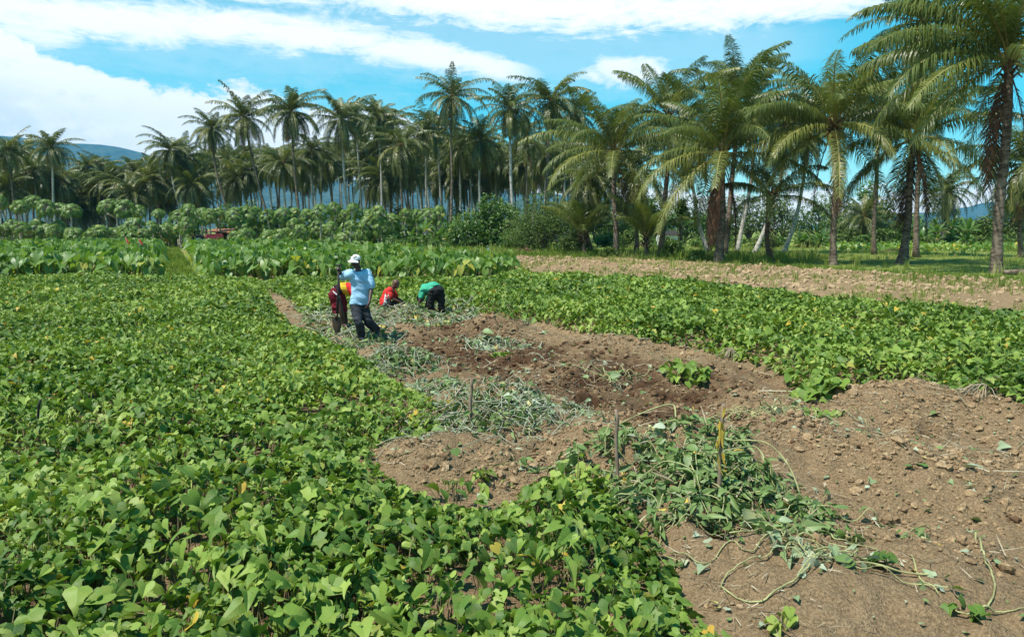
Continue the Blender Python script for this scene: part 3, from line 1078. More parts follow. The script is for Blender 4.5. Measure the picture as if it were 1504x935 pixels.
def build_grass():
    rng = np.random.default_rng(9)
    G = Geo()

    def sow(q, h0, sd, dry):
        n = len(q)
        h = h0 * np.exp(rng.normal(0, sd, n))
        t = np.clip(0.45 + 0.2 * rng.normal(0, 1, n) + dry + 0.5 * fbm(q[:, 0], q[:, 1], 6, 3, 12), 0.02, 1)
        pick = rng.integers(0, 4, n)
        pos = np.c_[q, ground_z(q[:, 0], q[:, 1])]
        S = np.c_[h * 0.8, h * 0.8, h]
        R = rot_z(rng.random(n) * 2 * PI)
        for k in range(4):
            i = pick == k
            G.scatter(*BLADES[k], R[i], S[i], pos[i], t[i])
    lawn = poly_world([(752, 376), (900, 379), (1200, 395), (1504, 413), (1700, 424), (1700, 362), (1504, 361), (1000, 361), (620, 361), (440, 364), (520, 375), (620, 382), (748, 392)])
    q = sample_density(lawn, 9, rng, 30, 95)
    sow(q, 0.065, 0.35, 0.15)
    q = sample_density(lawn, 3, rng, 30, 95)
    sow(q[fbm(q[:, 0], q[:, 1], 3.5, 3, 71) > 0.10], 0.24, 0.5, 0.25)
    tall = poly_world([(480, 372), (600, 366), (760, 366), (900, 373), (880, 377), (752, 376), (752, 392), (640, 384)])
    sow(sample_density(tall, 9, rng, 30, 90), 0.32, 0.35, 0.1)
    fr = poly_world([(880, 372), (1130, 376), (1220, 380), (1200, 386), (1100, 388), (900, 380)])
    sow(sample_density(fr, 7, rng, 30, 90), 0.34, 0.4, 0.15)
    edge = poly_world([(752, 374), (900, 377), (1200, 392), (1504, 409), (1700, 420), (1700, 426), (1504, 414), (1200, 397), (900, 381), (752, 378)])
    sow(sample_density(edge, 14, rng, 20, 95), 0.15, 0.4, 0.0)
    path = poly_world([(247, 411), (292, 411), (262, 363), (240, 363)])
    sow(sample_density(path, 26, rng, 20, 95), 0.16, 0.35, 0.05)
    band = poly_world([(140, 360), (245, 360), (245, 356.5), (140, 356.5)])
    sow(sample_density(band, 4, rng, 60, 140), 0.75, 0.2, 0.5)
    q = sample_density(PS, 15, rng, 15, 60)
    q = q[rng.random(len(q)) < 0.36 + 1.5 * fbm(q[:, 0], q[:, 1], 2.2, 3, 19)]
    sow(q, 0.15, 0.4, 0.25)
    q = sample_density(DUG, 3.5, rng, 9, 28)
    q = q[(np.maximum(sdist(LP, q[:, 0], q[:, 1]), sdist(RP, q[:, 0], q[:, 1])) < 0) & (fbm(q[:, 0], q[:, 1], 1.5, 2, 29) > 0.08)]
    sow(q, 0.05, 0.4, 0.35)
    o = G.obj('grass', M['grass'])
    o['kind'] = 'stuff'
    o['label'] = 'short green grass on the lawn, field path and strip edges'


build_grass()

# ------------------------------------------------------------------ taro
TARO_LEAF = [(0, 0), (-0.16, 0.05), (-0.36, 0.17), (-0.30, 0.32), (-0.05, 0.42), (0.25, 0.38), (0.52, 0.26), (0.78, 0.12), (1, 0)]


def taro_proto(seed, yellow=False):
    rng = np.random.default_rng(seed)
    L, S = Geo(), Geo()
    n = rng.integers(8, 12)
    for k in range(n):
        a = 2 * PI * (k + rng.random() * 0.7) / n
        h = 0.30 + 0.85 * rng.random()
        out = 0.16 + 0.36 * rng.random()
        if k < 2:
            h, out = h + 0.15, out * 0.5
        tip = np.array([math.cos(a) * out, math.sin(a) * out, h])
        V, F = tube(spline([(0.03 * math.cos(a), 0.03 * math.sin(a), 0), (tip[0] * 0.4, tip[1] * 0.4, h * 0.55), tip], 7), np.linspace(0.022, 0.008, 7), 5)
        S.add(V, F)
        size = 0.36 + 0.18 * rng.random()
        V, F = leaf_fine(TARO_LEAF, 0.22, 0.10 + 0.15 * rng.random(), 0.03, rng.random() * 6)
        pitch = RAD(rng.uniform(12, 80))
        R = rot_z(a + rng.normal(0, .5)) @ rot_y(pitch) @ rot_x(rng.normal(0, .35))
        t = min(0.95, max(0.03, rng.normal(0.48, 0.2)))
        if rng.random() < (0.5 if yellow else 0.03):
            t = 0.96 + 0.04 * rng.random()
        L.add((V * size) @ R.T + tip, F, t, 0, V[:, :2])
    S.add(*ball((0, 0, 0.03), 0.075, 8, 6))
    return L.mesh('leaves', M['taro']), S.mesh('stalks', M['taro_stalk'])


def build_taro():
    rng = np.random.default_rng(21)
    protos = [taro_proto(300 + k, k == 6) for k in range(7)]
    spots = []
    for P, key in ((T1, 0), (T2, 1)):
        x0, x1 = max(P[:, 0].min(), -46), P[:, 0].max()
        y0, y1 = P[:, 1].min(), min(P[:, 1].max(), 84)
        row = y0 + 0.3
        while row < y1:
            x = x0 + rng.random() * 0.6
            while x < x1:
                px, py = x + rng.normal(0, 0.15), row + rng.normal(0, 0.18)
                if abs(px) < 0.69 * py + 1.0 and sdist(P, np.array([px]), np.array([py]))[0] > 0.05:
                    spots.append((py, px, key, sdist(P, np.array([px]), np.array([py]))[0]))
                x += 0.62 if row < y0 + 4 else 0.78
            row += 0.70 if row < y0 + 4 else 0.95
    spots.sort()
    words = [('left of the grass path', 'taro left of the path'), ('right of the grass path', 'taro right of the path')]
    rest = Geo()
    first = {}
    count = 0
    data = []
    for me, _ in protos:
        co = np.zeros(len(me.vertices) * 3)
        me.vertices.foreach_get('co', co)
        ti = np.zeros(len(me.vertices))
        me.attributes['tint'].data.foreach_get('value', ti)
        lp = np.zeros(len(me.vertices) * 3)
        me.attributes['leafpos'].data.foreach_get('vector', lp)
        data.append((co.reshape(-1, 3), [tuple(p.vertices) for p in me.polygons], ti, lp.reshape(-1, 3)[:, :2]))
    for py, px, key, edge in spots:
        k = 6 if rng.random() < 0.04 else int(rng.integers(0, 6))
        z = gz(px, py)
        s = 0.74 + 0.28 * rng.random()
        if key == 1 and px > -6:
            s *= 0.86
        a = rng.random() * 2 * PI
        if count < 298:
            if k not in first:
                t = thing('taro_plant', '', 'taro plant')
                link('leaves', protos[k][0], t)
                link('stalks', protos[k][1], t)
                first[k] = t
            else:
                t = copy_tree(first[k])
            t.location = (px, py, z)
            t.rotation_euler = (0, 0, a)
            t.scale = (s, s, s)
            if k == 6:
                lab = 'taro plant with yellowing leaves among the front rows ' + words[key][0]
            elif edge < 0.55:
                lab = 'broad-leaved taro plant in the outermost row of the patch ' + words[key][0]
            else:
                lab = 'broad-leaved taro plant behind the outermost row ' + words[key][0]
            tag(t, lab, 'taro plant', lab.replace('taro plant', 'taro plants'))
            count += 1
        else:
            V, F, ti, uv = data[k]
            rest.add((V * s) @ rot_z(a).T + np.array([px, py, z]), F, np.clip(ti + rng.normal(0, .08), 0, 1), 0, uv)
    o = rest.obj('taro_plants', M['taro'])
    tag(o, 'farther rows of taro plants reading as one leafy mass', 'taro', None, 'stuff')


build_taro()


# ------------------------------------------------------------------ coconut palms
def frond(G, L, th0, droop, nleaf, ll, lw, rng, tint0, az=0.0, mat=0, rib=1, hang=0.5, base=(0, 0, 0), rr=0.035, ragged=0.0, power=1.35, sway=0.0):
    """One pinnate frond: an arching rib with drooping leaflets on both sides."""
    m = 15
    s = np.linspace(0, 1, m)
    th = th0 - droop * s ** power
    th = np.maximum(th, -PI / 2 * 0.98)
    d = np.stack([np.cos(th), sway * s * s, np.sin(th)], 1) * (L / (m - 1))
    P = np.vstack([[0, 0, 0], np.cumsum(d[:-1], 0)])
    Rz = rot_z(az)
    b = np.asarray(base, float)
    V, F = tube(P, np.linspace(rr, rr * 0.2, m), 4, cap=False)
    G.add(V @ Rz.T + b, F, tint0, rib)
    t = np.linspace(0.10, 0.995, nleaf)
    pos = np.stack([np.interp(t, s, P[:, k]) for k in range(3)], 1)
    tt = np.interp(t, s, th)
    T = np.stack([np.cos(tt), 0 * tt, np.sin(tt)], 1)
    Nn = np.stack([-np.sin(tt), 0 * tt, np.cos(tt)], 1)
    prof = np.interp(t, [0.1, 0.22, 0.45, 0.75, 1.0], [0.45, 0.85, 1.0, 0.8, 0.40])
    for sd in (1, -1):
        keep = rng.random(nleaf) >= ragged
        k = int(keep.sum())
        l = (ll * prof * (1 + rng.normal(0, .09, nleaf)))[keep][:, None]
        fw = (0.50 + 0.55 * t[keep] ** 2 + rng.normal(0, .13, k))[:, None]
        S = np.array([0, sd, 0.0])[None]
        d0 = unit(S * 0.85 + T[keep] * fw + Nn[keep] * (0.22 + rng.normal(0, .12, k))[:, None])
        g = np.array([0, 0, -1.0])[None]
        d1 = unit(d0 + g * hang * (0.45 + 1.1 * rng.random((k, 1))))
        d2 = unit(d1 + g * hang * 1.5)
        p0 = pos[keep]
        p1 = p0 + d0 * l * 0.33
        p2 = p1 + d1 * l * 0.36
        p3 = p2 + d2 * l * 0.31
        w = T[keep] * lw * 0.5
        Vs = np.stack([p0 - w * .6, p0 + w * .6, p1 + w, p1 - w, p2 + w * .75, p2 - w * .75, p3], 1).reshape(-1, 3)
        base_i = np.arange(k)[:, None] * 7
        Q = np.vstack([base_i + np.array([0, 1, 2, 3]), base_i + np.array([3, 2, 4, 5])])
        Tr = base_i + np.array([5, 4, 6])
        if sd < 0:
            Q, Tr = Q[:, ::-1], Tr[:, ::-1]
        tn = np.repeat(np.clip(tint0 + rng.normal(0, .07, k), 0, 1), 7)
        n0 = G.n
        G.add(Vs @ Rz.T + b, Q, tn, mat)
        G.F.append(Tr + n0)
        G.M.append(np.full(len(Tr), mat, int))


def far_crown(seed, n=30, L=4.8, spread=1.0):
    n = int(n * 1.5)
    rng = np.random.default_rng(seed)
    G = Geo()
    for k in range(n):
        q = (k + 0.5) / n
        th0 = RAD(77 - 150 * q ** 0.90 + rng.normal(0, 8))
        dead = q > 0.93
        tint = np.clip(0.42 + rng.normal(0, .15) + (0.12 if q < 0.25 else 0) + (0.22 if q > 0.75 else 0), 0, 0.96)
        frond(G, L * (0.68 if q < 0.12 else 1.0) * (0.78 + 0.3 * math.sin(PI * min(1, q + .25)) + rng.normal(0, .05)), th0, 0.85 + 0.62 * math.sin(PI * q) + rng.normal(0, .2), 46, 1.05, 0.085, rng, tint, k * 2.399 + rng.normal(0, .2), 2 if dead else 0, 1, 0.8 + 0.8 * q, (0, 0, rng.normal(0, .08)), 0.05, 0.08 + 0.3 * dead, sway=rng.normal(0.1, .15))
    # husk cluster at the heart of the crown
    for k in range(8):
        a = k * 2.4
        V, F = ball((0.28 * math.cos(a), 0.28 * math.sin(a), -0.25 - 0.12 * (k % 3)), 0.14, 7, 5)
        G.add(V, F, 0.5, 3)
    V, F = tube([(0, 0, -0.9), (0, 0, -0.3), (0, 0, 0.5)], [0.17, 0.30, 0.10], 8)
    G.add(V, F, 0.4, 2)
    return G.mesh('crown', [M['palm_far'], M['rachis'], M['dead_palm'], M['coconut']])


CROWNS = [far_crown(400 + k, 28 + 2 * (k % 4), 4.8 + 0.3 * (k % 3)) for k in range(6)]


def trunk_mesh(base, top, r0, r1, bow, mat, seed=0, sides=9, rings=22, flare=1.6):
    rng = np.random.default_rng(seed)
    b, t = np.asarray(base, float), np.asarray(top, float)
    s = np.linspace(0, 1, rings)
    P = b + (t - b) * s[:, None]
    P[:, 0] += bow * np.sin(PI * s) + 0.05 * np.sin(9 * s + rng.random() * 6)
    P[:, 2] = b[2] + (t[2] - b[2]) * s
    r = r0 + (r1 - r0) * s
    r = r * (1 + (flare - 1) * np.exp(-s * 14)) * (1 + 0.05 * rng.normal(0, 1, rings))
    G = Geo()
    V, F = tube(P, r, sides)
    return G.add(V, F).mesh('trunk', mat)


PALM_MATS = ['trunk', 'trunk', 'trunk_pale']


def grove_palm(px, py, Y, lean_px, label, group, rng, scale=1.0, pale=None):
    """Palm whose crown heart is seen at (px, py) at depth Y; lean_px = how far its foot stands to the side."""
    cx, cy, cz = at_depth(px, py, Y)
    bx = cx + lean_px / FPX * Y
    t = thing('coconut_palm', label, 'coconut palm', (bx, Y, 0), 0, group)
    top = (cx - bx, rng.normal(0, 0.4), cz)
    m = M['trunk_pale'] if (pale if pale is not None else rng.random() < 0.5) else M['trunk']
    link('trunk', trunk_mesh((0, 0, -0.1), (top[0], top[1], top[2] - 0.3), 0.19, 0.115, (cx - bx) * 0.25 + rng.normal(0, .25), m, int(rng.integers(1e6))), t)
    c = link('crown', CROWNS[int(rng.integers(0, 6))], t)
    c.location = top
    s = scale * (0.92 + 0.16 * rng.random())
    c.scale = (s, s, s * (0.95 + 0.15 * rng.random()))
    c.rotation_euler = (rng.normal(0, .08), rng.normal(0, .08), rng.random() * 2 * PI)
    return t


def build_grove():
    rng = np.random.default_rng(33)
    named = [
        (10, 221, 112, 10, 'coconut palm with full drooping crown at the far left end of the grove', 1.0),
        (75, 216, 112, -2, 'coconut palm with domed crown second from the left end of the grove', 1.0),
        (128, 247, 135, 3, 'low coconut palm with slim dark trunk in front of the blue mountain gap', 0.95),
        (148, 249, 140, 12, 'low coconut palm just right of another in the blue mountain gap', 0.95),
        (196, 253, 128, 6, 'short coconut palm at the right side of the blue mountain gap', 1.0),
        (225, 246, 126, 8, 'coconut palm with crown tucked below a taller one at the mountain gap', 1.0),
        (250, 221, 118, 30, 'leaning coconut palm rising right of the mountain gap', 1.0),
        (273, 231, 122, 18, 'coconut palm with crown half merged between leaning neighbours', 1.0),
        (310, 189, 112, 36, 'tall leaning coconut palm left of the windswept tall pair', 1.05),
        (359, 172, 100, 42, 'tall coconut palm with long pale trunk leaning left of the cloud edge', 1.05),
        (429, 164, 98, 12, 'tall coconut palm with windswept crown alone against the blue sky', 1.05),
        (416, 240, 112, 4, 'short coconut palm in the gap below the windswept tall palm', 0.95),
        (456, 221, 116, 6, 'mid-height coconut palm right of the windswept tall palm', 1.0),
        (502, 176, 100, 14, 'tall coconut palm with dark drooping skirt in the grove middle', 1.1),
        (523, 172, 118, 8, 'slim coconut palm peeking behind the dark-skirted tall palm', 0.95),
        (555, 174, 112, 4, 'coconut palm with spiky upright crown right of the dark-skirted palm', 1.0),
        (589, 214, 98, 2, 'coconut palm with wide star-shaped crown low in the grove middle', 1.1),
        (623, 194, 104, -2, 'coconut palm with upright tuft left of the tallest lone palm', 1.05),
        (571, 188, 124, 3, 'coconut palm half hidden above the star-shaped crown', 1.0),
        (663, 142, 96, -2, 'tallest slender coconut palm with pale straight trunk above the grove', 0.98),
        (642, 186, 116, 4, 'coconut palm just behind the tallest slender palm', 1.0),
        (677, 218, 112, 3, 'low coconut palm right of the tallest slender trunk', 1.0),
        (706, 206, 100, 0, 'coconut palm with broad bushy crown above the dark bush', 1.05),
        (749, 160, 82, 12, 'tall coconut palm with pale leaning trunk at the right end of the grove', 1.0),
        (809, 150, 84, -6, 'tallest coconut palm at the right end of the grove, standing over the olive bush', 1.05),
        (773, 200, 100, 2, 'low coconut palm between two tall ones at the right end of the grove', 1.0),
        (845, 168, 96, -3, 'coconut palm with crown partly behind the nearer yellowing palm', 1.0),
        (800, 228, 108, 0, 'short coconut palm deep behind the olive bush', 1.0),
        (830, 222, 112, 0, 'short coconut palm right of the olive bush top', 0.95),
    ]
    for px, py, Y, lean, lab, sc in named:
        grove_palm(px, py, Y, lean, lab, 'coconut palms of the far grove', rng, sc * 0.93)
    # the ranks behind
    lows = [(-400, 235), (0, 236), (60, 240), (110, 262), (170, 266), (220, 252), (300, 222), (360, 216), (440, 222), (520, 200), (640, 200), (760, 214), (880, 226), (1000, 220)]
    for px in (-50, -25, -8, 22, 38, 52, 92, 108, 165, 180):
        grove_palm(px + rng.normal(0, 4), rng.uniform(232, 258) if px < 85 else rng.uniform(262, 272), rng.uniform(125, 165), rng.normal(2, 5), 'coconut palm packed behind the palms at the far left end of the grove', 'rear coconut palms at the far left end', rng, 1.1)
    for k in range(26):
        px = 545 + 320 * (k + rng.random()) / 26
        grove_palm(px, rng.uniform(238, 264), rng.uniform(115, 170), rng.normal(2, 5), 'low coconut palm with drooping crown filling the right half of the grove', 'low coconut palms of the right half of the grove', rng, 1.08)
    n = 150
    for k in range(n):
        px = -60 + 960 * (k + rng.random() * 0.9) / n
        Y = rng.uniform(118, 185)
        py = np.interp(px, [p[0] for p in lows], [p[1] for p in lows]) + abs(rng.normal(0, 17)) + 12
        if 88 < px < 215:
            py = max(py, 262 + 8 * rng.random())
        if px < 240:
            lab, g = 'slim coconut palm in the crowded rear ranks, mountain side', 'rear coconut palms towards the mountain'
        elif px < 560:
            lab, g = 'slim coconut palm in the crowded rear ranks, middle of the grove', 'rear coconut palms of the grove middle'
        else:
            lab, g = 'slim coconut palm in the crowded rear ranks, behind the bushes', 'rear coconut palms behind the bushes'
        grove_palm(px, py, Y, rng.normal(4, 7), lab, g, rng, 0.98)


build_grove()

# fronds of the near palms: a few meshes per attitude, shared
NEAR_FRONDS = {}


def near_frond(kind, k):
    if (kind, k) in NEAR_FRONDS:
        return NEAR_FRONDS[(kind, k)]
    rng = np.random.default_rng(700 + hash(kind) % 1 + sum(map(ord, kind)) * 13 + k)
    G = Geo()
    th0, droop, hang, tint, L, rag, mat = {
        'spear': (84, 0.25, 0.3, 0.66, 2.9, .02, 0), 'upright': (66, 0.95, 0.85, 0.50, 5.7, .04, 0), 'rising': (50, 1.15, 1.35, 0.50, 6.2, .05, 0),
        'level': (27, 1.10, 1.9, 0.58, 6.4, .06, 0), 'low': (0, 1.05, 1.9, 0.68, 6.0, .10, 0), 'drooping': (-28, 0.95, 1.6, 0.74, 5.6, .14, 0),
        'hanging': (-60, 0.6, 0.6, 0.55, 5.0, .2, 0), 'dead': (-62, 0.75, 0.5, 0.5, 4.8, .35, 2)}[kind]
    frond(G, L * (1 + rng.normal(0, .05)), RAD(th0 + rng.normal(0, 5)), droop * (1 + rng.normal(0, .14)), 112, 1.30, 0.054, rng, np.clip(tint + rng.normal(0, .12), 0.05, 0.95), 0, mat, 1 if mat == 0 else 2, hang, (0, 0, 0), 0.05, rag, sway=rng.normal(0, .18))
    me = G.mesh('frond', [M['palm'], M['rachis'], M['dead_palm']])
    NEAR_FRONDS[(kind, k)] = me
    return me


def near_palm(name, crown, foot, label, rng, plan, size=1.0, r0=0.24, r1=0.17, bow=0.0, nuts=0, az0=None, dead_skirt=0, extra=(), pale=False, flare=1.6):
    fx, fy, _ = at(*foot)
    cx, cy, cz = at_depth(crown[0], crown[1], fy)
    g0 = gz(fx, fy)
    t = thing(name, label, 'coconut palm', (fx, fy, g0), 0, 'coconut palms along the lawn')
    top = np.array([cx - fx, 0.0, cz - g0])
    link('trunk', trunk_mesh((0, 0, -0.15), (top[0], 0, top[2] + 0.1), r0, r1, bow, M['trunk_pale'] if pale else M['trunk'], int(rng.integers(1e6)), 14, 46, flare), t)
    az = rng.random() * 2 * PI if az0 is None else az0
    i = 0
    for kind, cnt in plan:
        for k in range(cnt):
            az += 2.399 + rng.normal(0, .12)
            f = link('frond', near_frond(kind, int(rng.integers(0, 3))), t)
            f.location = tuple(top + np.array([0.10 * math.cos(az), 0.10 * math.sin(az), 0.25 - 0.012 * i]))
            f.rotation_euler = (0, 0, az)
            q = size * (0.9 + 0.2 * rng.random())
            f.scale = (q, q, q)
            i += 1
    for kind, a_deg, q in extra:
        f = link('frond', near_frond(kind, int(rng.integers(0, 3))), t)
        f.location = tuple(top + np.array([0.12 * math.cos(RAD(a_deg)), 0.12 * math.sin(RAD(a_deg)), 0.05]))
        f.rotation_euler = (0, 0, RAD(a_deg))
        f.scale = (q * size,) * 3
    # sheath of fibre and old leaf bases under the crown
    G = Geo()
    for k in range(16):
        a = k * 2.399
        r = 0.10 + 0.012 * k
        p0 = top + np.array([r1 * 0.8 * math.cos(a), r1 * 0.8 * math.sin(a), -0.75 + 0.07 * k])
        p1 = p0 + np.array([0.26 * math.cos(a), 0.26 * math.sin(a), 0.28])
        p2 = p1 + np.array([0.24 * math.cos(a), 0.24 * math.sin(a), 0.10 - 0.02 * (16 - k)])
        V, F = tube([p0, p1, p2], [0.075, 0.055, 0.03], 5)
        G.add(V, F, rng.random(), 0)
    G.obj('leaf_bases', M['dead_palm'], t)
    for k in range(dead_skirt):
        f = link('dead_frond', near_frond('dead', k % 3), t)
        a = az + k * 2.1
        f.location = tuple(top + np.array([0.10 * math.cos(a), 0.10 * math.sin(a), -0.35 - 0.12 * k]))
        f.rotation_euler = (0, 0, a)
        f.scale = (0.60 * size, 0.70 * size, 1.05 * size)
    for k in range(nuts):
        a = RAD(190 + 150 * k / max(1, nuts - 1) + rng.normal(0, 6))
        V, F = ball((0, 0, 0), 0.13, 10, 7, (0.9, 0.9, 1.12))
        o = Geo().add(V, F).obj('coconut', M['coconut'], t)
        o.location = tuple(top + np.array([0.36 * math.cos(a), 0.36 * math.sin(a), -0.42 - 0.2 * rng.random()]))
    return t


FULL = [('spear', 1), ('upright', 5), ('rising', 5), ('level', 6), ('low', 5), ('drooping', 3)]
LIGHT = [('spear', 1), ('upright', 4), ('rising', 4), ('level', 4), ('low', 3), ('drooping', 2)]


def build_near_palms():
    rng = np.random.default_rng(55)
    near_palm('coconut_palm', (1483, 92), (1461, 401), 'big dark-trunked coconut palm nearest the ploughed strip, crown cut by the frame', rng,
              [('spear', 2), ('upright', 6), ('rising', 7), ('level', 5), ('low', 4), ('drooping', 2)], 1.10, 0.23, 0.19, 0.05, 0, 1.0, 4, [('level', 178, 1.15), ('low', 192, 1.15), ('rising', 172, 1.2), ('low', 205, 1.1), ('drooping', 190, 1.0), ('hanging', 175, 0.9)])
    near_palm('coconut_palm', (1342, 204), (1327, 387), 'coconut palm with brown fibre-skirted trunk and swollen foot on the lawn', rng,
              [('spear', 1), ('upright', 5), ('rising', 6), ('level', 6), ('low', 4), ('drooping', 3)], 1.05, 0.25, 0.18, 0.0, 0, 2.2, 5, [('hanging', 200, 1.0), ('hanging', 335, 1.05), ('drooping', 185, 1.0), ('hanging', 20, 0.95)], flare=2.2)
    near_palm('coconut_palm', (1225, 186), (1223, 389), 'coconut palm carrying a cluster of orange-brown coconuts under its crown', rng,
              FULL, 1.0, 0.20, 0.15, 0.10, 11, 0.3, 3, [('level', 184, 1.1), ('low', 176, 1.1), ('level', 196, 1.05)])
    near_palm('coconut_palm', (1062, 226), (1057, 386), 'stout coconut palm with dense crown and reddish hanging dead fronds', rng,
              FULL, 1.05, 0.27, 0.21, 0.0, 0, 4.0, 7, [('drooping', 205, 1.15), ('upright', 80, 1.15), ('upright', 250, 1.1), ('low', 185, 1.0)])
    near_palm('coconut_palm', (1083, 142), (1062, 379), 'taller coconut palm rising behind the stout dense one', rng, LIGHT, 0.85, 0.2, 0.15, 0.2, 0, 0.9, 0)
    near_palm('coconut_palm', (903, 224), (906, 379), 'coconut palm with yellowing wide-spread fronds right of the olive bush', rng,
              FULL, 1.0, 0.2, 0.15, -0.1, 0, 2.9, 1, [('level', 178, 1.1), ('low', 190, 1.0)])
    near_palm('coconut_palm', (982, 172), (968, 379), 'coconut palm standing between the yellowing palm and the stout one', rng, LIGHT, 0.85, 0.2, 0.14, 0.2, 0, 1.7, 1)
    near_palm('coconut_palm', (1133, 290), (1135, 385), 'small coconut palm with curved dark trunk between two larger palms', rng,
              [('upright', 2), ('rising', 4), ('level', 5), ('low', 3)], 0.72, 0.17, 0.13, -0.35, 0, 2.0, 1)
    near_palm('coconut_palm', (856, 345), (860, 375), 'trunkless young coconut palm at the foot of the olive bush', rng,
              [('spear', 2), ('upright', 7), ('rising', 5), ('level', 2)], 0.70, 0.16, 0.14, 0, 0, 0.4, 0)
    near_palm('coconut_palm', (949, 350), (951, 380), 'trunkless young coconut palm with bright green fronds between palm trunks', rng,
              [('spear', 2), ('upright', 6), ('rising', 4), ('level', 1)], 0.66, 0.14, 0.12, 0, 0, 1.4, 0)
    # palms standing farther back on the right
    back = [(1108, 148, 1090, 372, 'coconut palm with slanting pale trunk behind the small curved palm', True), (1150, 190, 1115, 373, 'coconut palm with straight pale trunk behind the small curved palm', True),
            (1185, 178, 1160, 371, 'coconut palm with pale trunk left of the coconut-bearing palm', True), (1358, 30, 1368, 378, 'tall coconut palm whose crown tops out behind the fibre-skirted palm', False),
            (1015, 205, 1045, 372, 'coconut palm with pale slanting trunk beside the stout dense palm', True), (868, 266, 872, 374, 'coconut palm with brownish crown behind the yellowing palm', False),
            (1290, 150, 1297, 374, 'coconut palm with crown filling the gap behind the coconut-bearing palm', False), (930, 250, 936, 373, 'coconut palm with dark crown behind the yellowing palm', False),
            (1505, 240, 1510, 378, 'coconut palm at the frame edge behind the big dark trunk', False), (1389, 283, 1378, 362, 'small distant coconut palm in the right-hand clearing', False),
            (1268, 318, 1266, 362, 'low distant coconut palm left of the fibre-skirted palm', False)]
    for cx, cy, fx, fy, lab, pale in back:
        X, Y, _ = at(fx, fy)
        grove_palm(cx, cy, Y, fx - cx, lab, 'coconut palms behind the lawn palms', rng, 1.0 if cy < 260 else 0.8, pale)


build_near_palms()


# ------------------------------------------------------------------ papaya trees
PALMATE = []
for _i in range(7):
    _a = (_i - 3) * 0.62
    PALMATE.append((_a, 1.0 - 0.10 * abs(_i - 3)))


def papaya_leaf():
    V = [(0, 0, 0.0)]
    F = []
    for a, l in PALMATE:
        n = len(V)
        c, s = math.cos(a), math.sin(a)
        w = 0.16
        V += [(0.5 * l * c - w * s, 0.5 * l * s + w * c, -0.05), (0.5 * l * c + w * s, 0.5 * l * s - w * c, -0.05), (l * c, l * s, -0.30)]
        F += [(0, n + 1, n), (n, n + 1, n + 2)]
    return np.array(V, float), F


def papaya_crown(seed, n=46):
    rng = np.random.default_rng(seed)
    G, S = Geo(), Geo()
    PV, PF = papaya_leaf()
    for k in range(n):
        q = (k + .5) / n
        a = k * 2.399 + rng.normal(0, .2)
        th = RAD(80 - 115 * q)
        l = 0.55 + 0.45 * math.sin(PI * (0.25 + 0.6 * q)) * (1 + rng.normal(0, .1))
        p = np.array([math.cos(a) * math.cos(th) * l, math.sin(a) * math.cos(th) * l, math.sin(th) * l * 0.8 - 0.15 - 0.5 * q])
        V, F = tube([(0, 0, -0.1 - 0.5 * q), p * 0.55 + np.array([0, 0, 0.08]), p], [0.016, 0.012, 0.008], 3, cap=False)
        G.add(V, F, 0.7, 1)
        R = rot_z(a + rng.normal(0, .25)) @ rot_y(RAD(28 + 48 * q + rng.normal(0, 9))) @ rot_x(rng.normal(0, .2))
        t = min(0.97, max(0.03, 0.5 + rng.normal(0, .17) + (0.42 if q > 0.93 and rng.random() < .35 else 0)))
        G.add((PV * (0.40 + 0.1 * rng.random())) @ R.T + p, PF, t, 0)
    for k in range(7):
        a = k * 2.4
        V, F = ball((0.14 * math.cos(a), 0.14 * math.sin(a), -0.55 - 0.1 * (k % 3)), 0.10, 6, 5, (.8, .8, 1.3))
        G.add(V, F, 0.5, 2)
    return G.mesh('crown', [M['papaya'], M['papaya_bark'], M['papaya_fruit']])


PAPAYA = [papaya_crown(800 + k) for k in range(5)]


def build_papaya():
    rng = np.random.default_rng(66)
    rows = []
    tops = [(-60, 296), (0, 292), (28, 299), (50, 292), (68, 300), (88, 302), (104, 305), (155, 298), (184, 300), (204, 306), (232, 310), (262, 312), (276, 305), (296, 312), (308, 312), (322, 310), (345, 312), (362, 309), (376, 312), (396, 313), (411, 311), (433, 308), (452, 312), (470, 306), (489, 302), (505, 312), (520, 305), (541, 311), (556, 309), (575, 318), (596, 312), (612, 313), (628, 312), (645, 310)]
    for px, py in tops:
        rows.append((px, py, rng.uniform(80, 88), 'tall papaya tree with umbrella crown standing above its row', 'tall papaya trees', 1.0))
    for k in range(56):
        px = -70 + 650 * (k + rng.random()) / 56
        if 283 < px < 340:
            continue
        rows.append((px, 326 + rng.random() * 20, rng.uniform(77, 86), 'shorter papaya tree in the thick lower storey of the row', 'shorter papaya trees', 1.05))
    special = {(155, 298): 'slender lone papaya tree with round crown in front of the mountain gap', (184, 300): 'slender papaya tree with square-topped crown right of the mountain gap'}
    for px, py, Y, lab, g, s in rows:
        lab = special.get((px, py), lab)
        x, y, z = at_depth(px, py + 1, Y)
        z = max(z, 1.2)
        t = thing('papaya_tree', lab, 'papaya tree', (x, Y, 0), 0, g)
        link('trunk', trunk_mesh((0, 0, -0.1), (rng.normal(0, .1), 0, z), 0.11, 0.07, rng.normal(0, .06), M['papaya_bark'], int(rng.integers(1e6)), 7, 8, 1.2), t)
        c = link('crown', PAPAYA[int(rng.integers(0, 5))], t)
        c.location = (0, 0, z)
        q = s * rng.uniform(0.75, 1.05)
        c.scale = (q * rng.uniform(.8, 1.2), q * rng.uniform(.8, 1.2), q * rng.uniform(.75, 1.35))
        c.rotation_euler = (rng.normal(0, .16), rng.normal(0, .16), rng.random() * 6.28)


build_papaya()

# ------------------------------------------------------------------ bananas, bushes, broadleaf trees
BIG_LEAF = [(0, 0), (0.05, 0.09), (0.2, 0.15), (0.4, 0.175), (0.6, 0.17), (0.8, 0.13), (0.92, 0.07), (1, 0)]


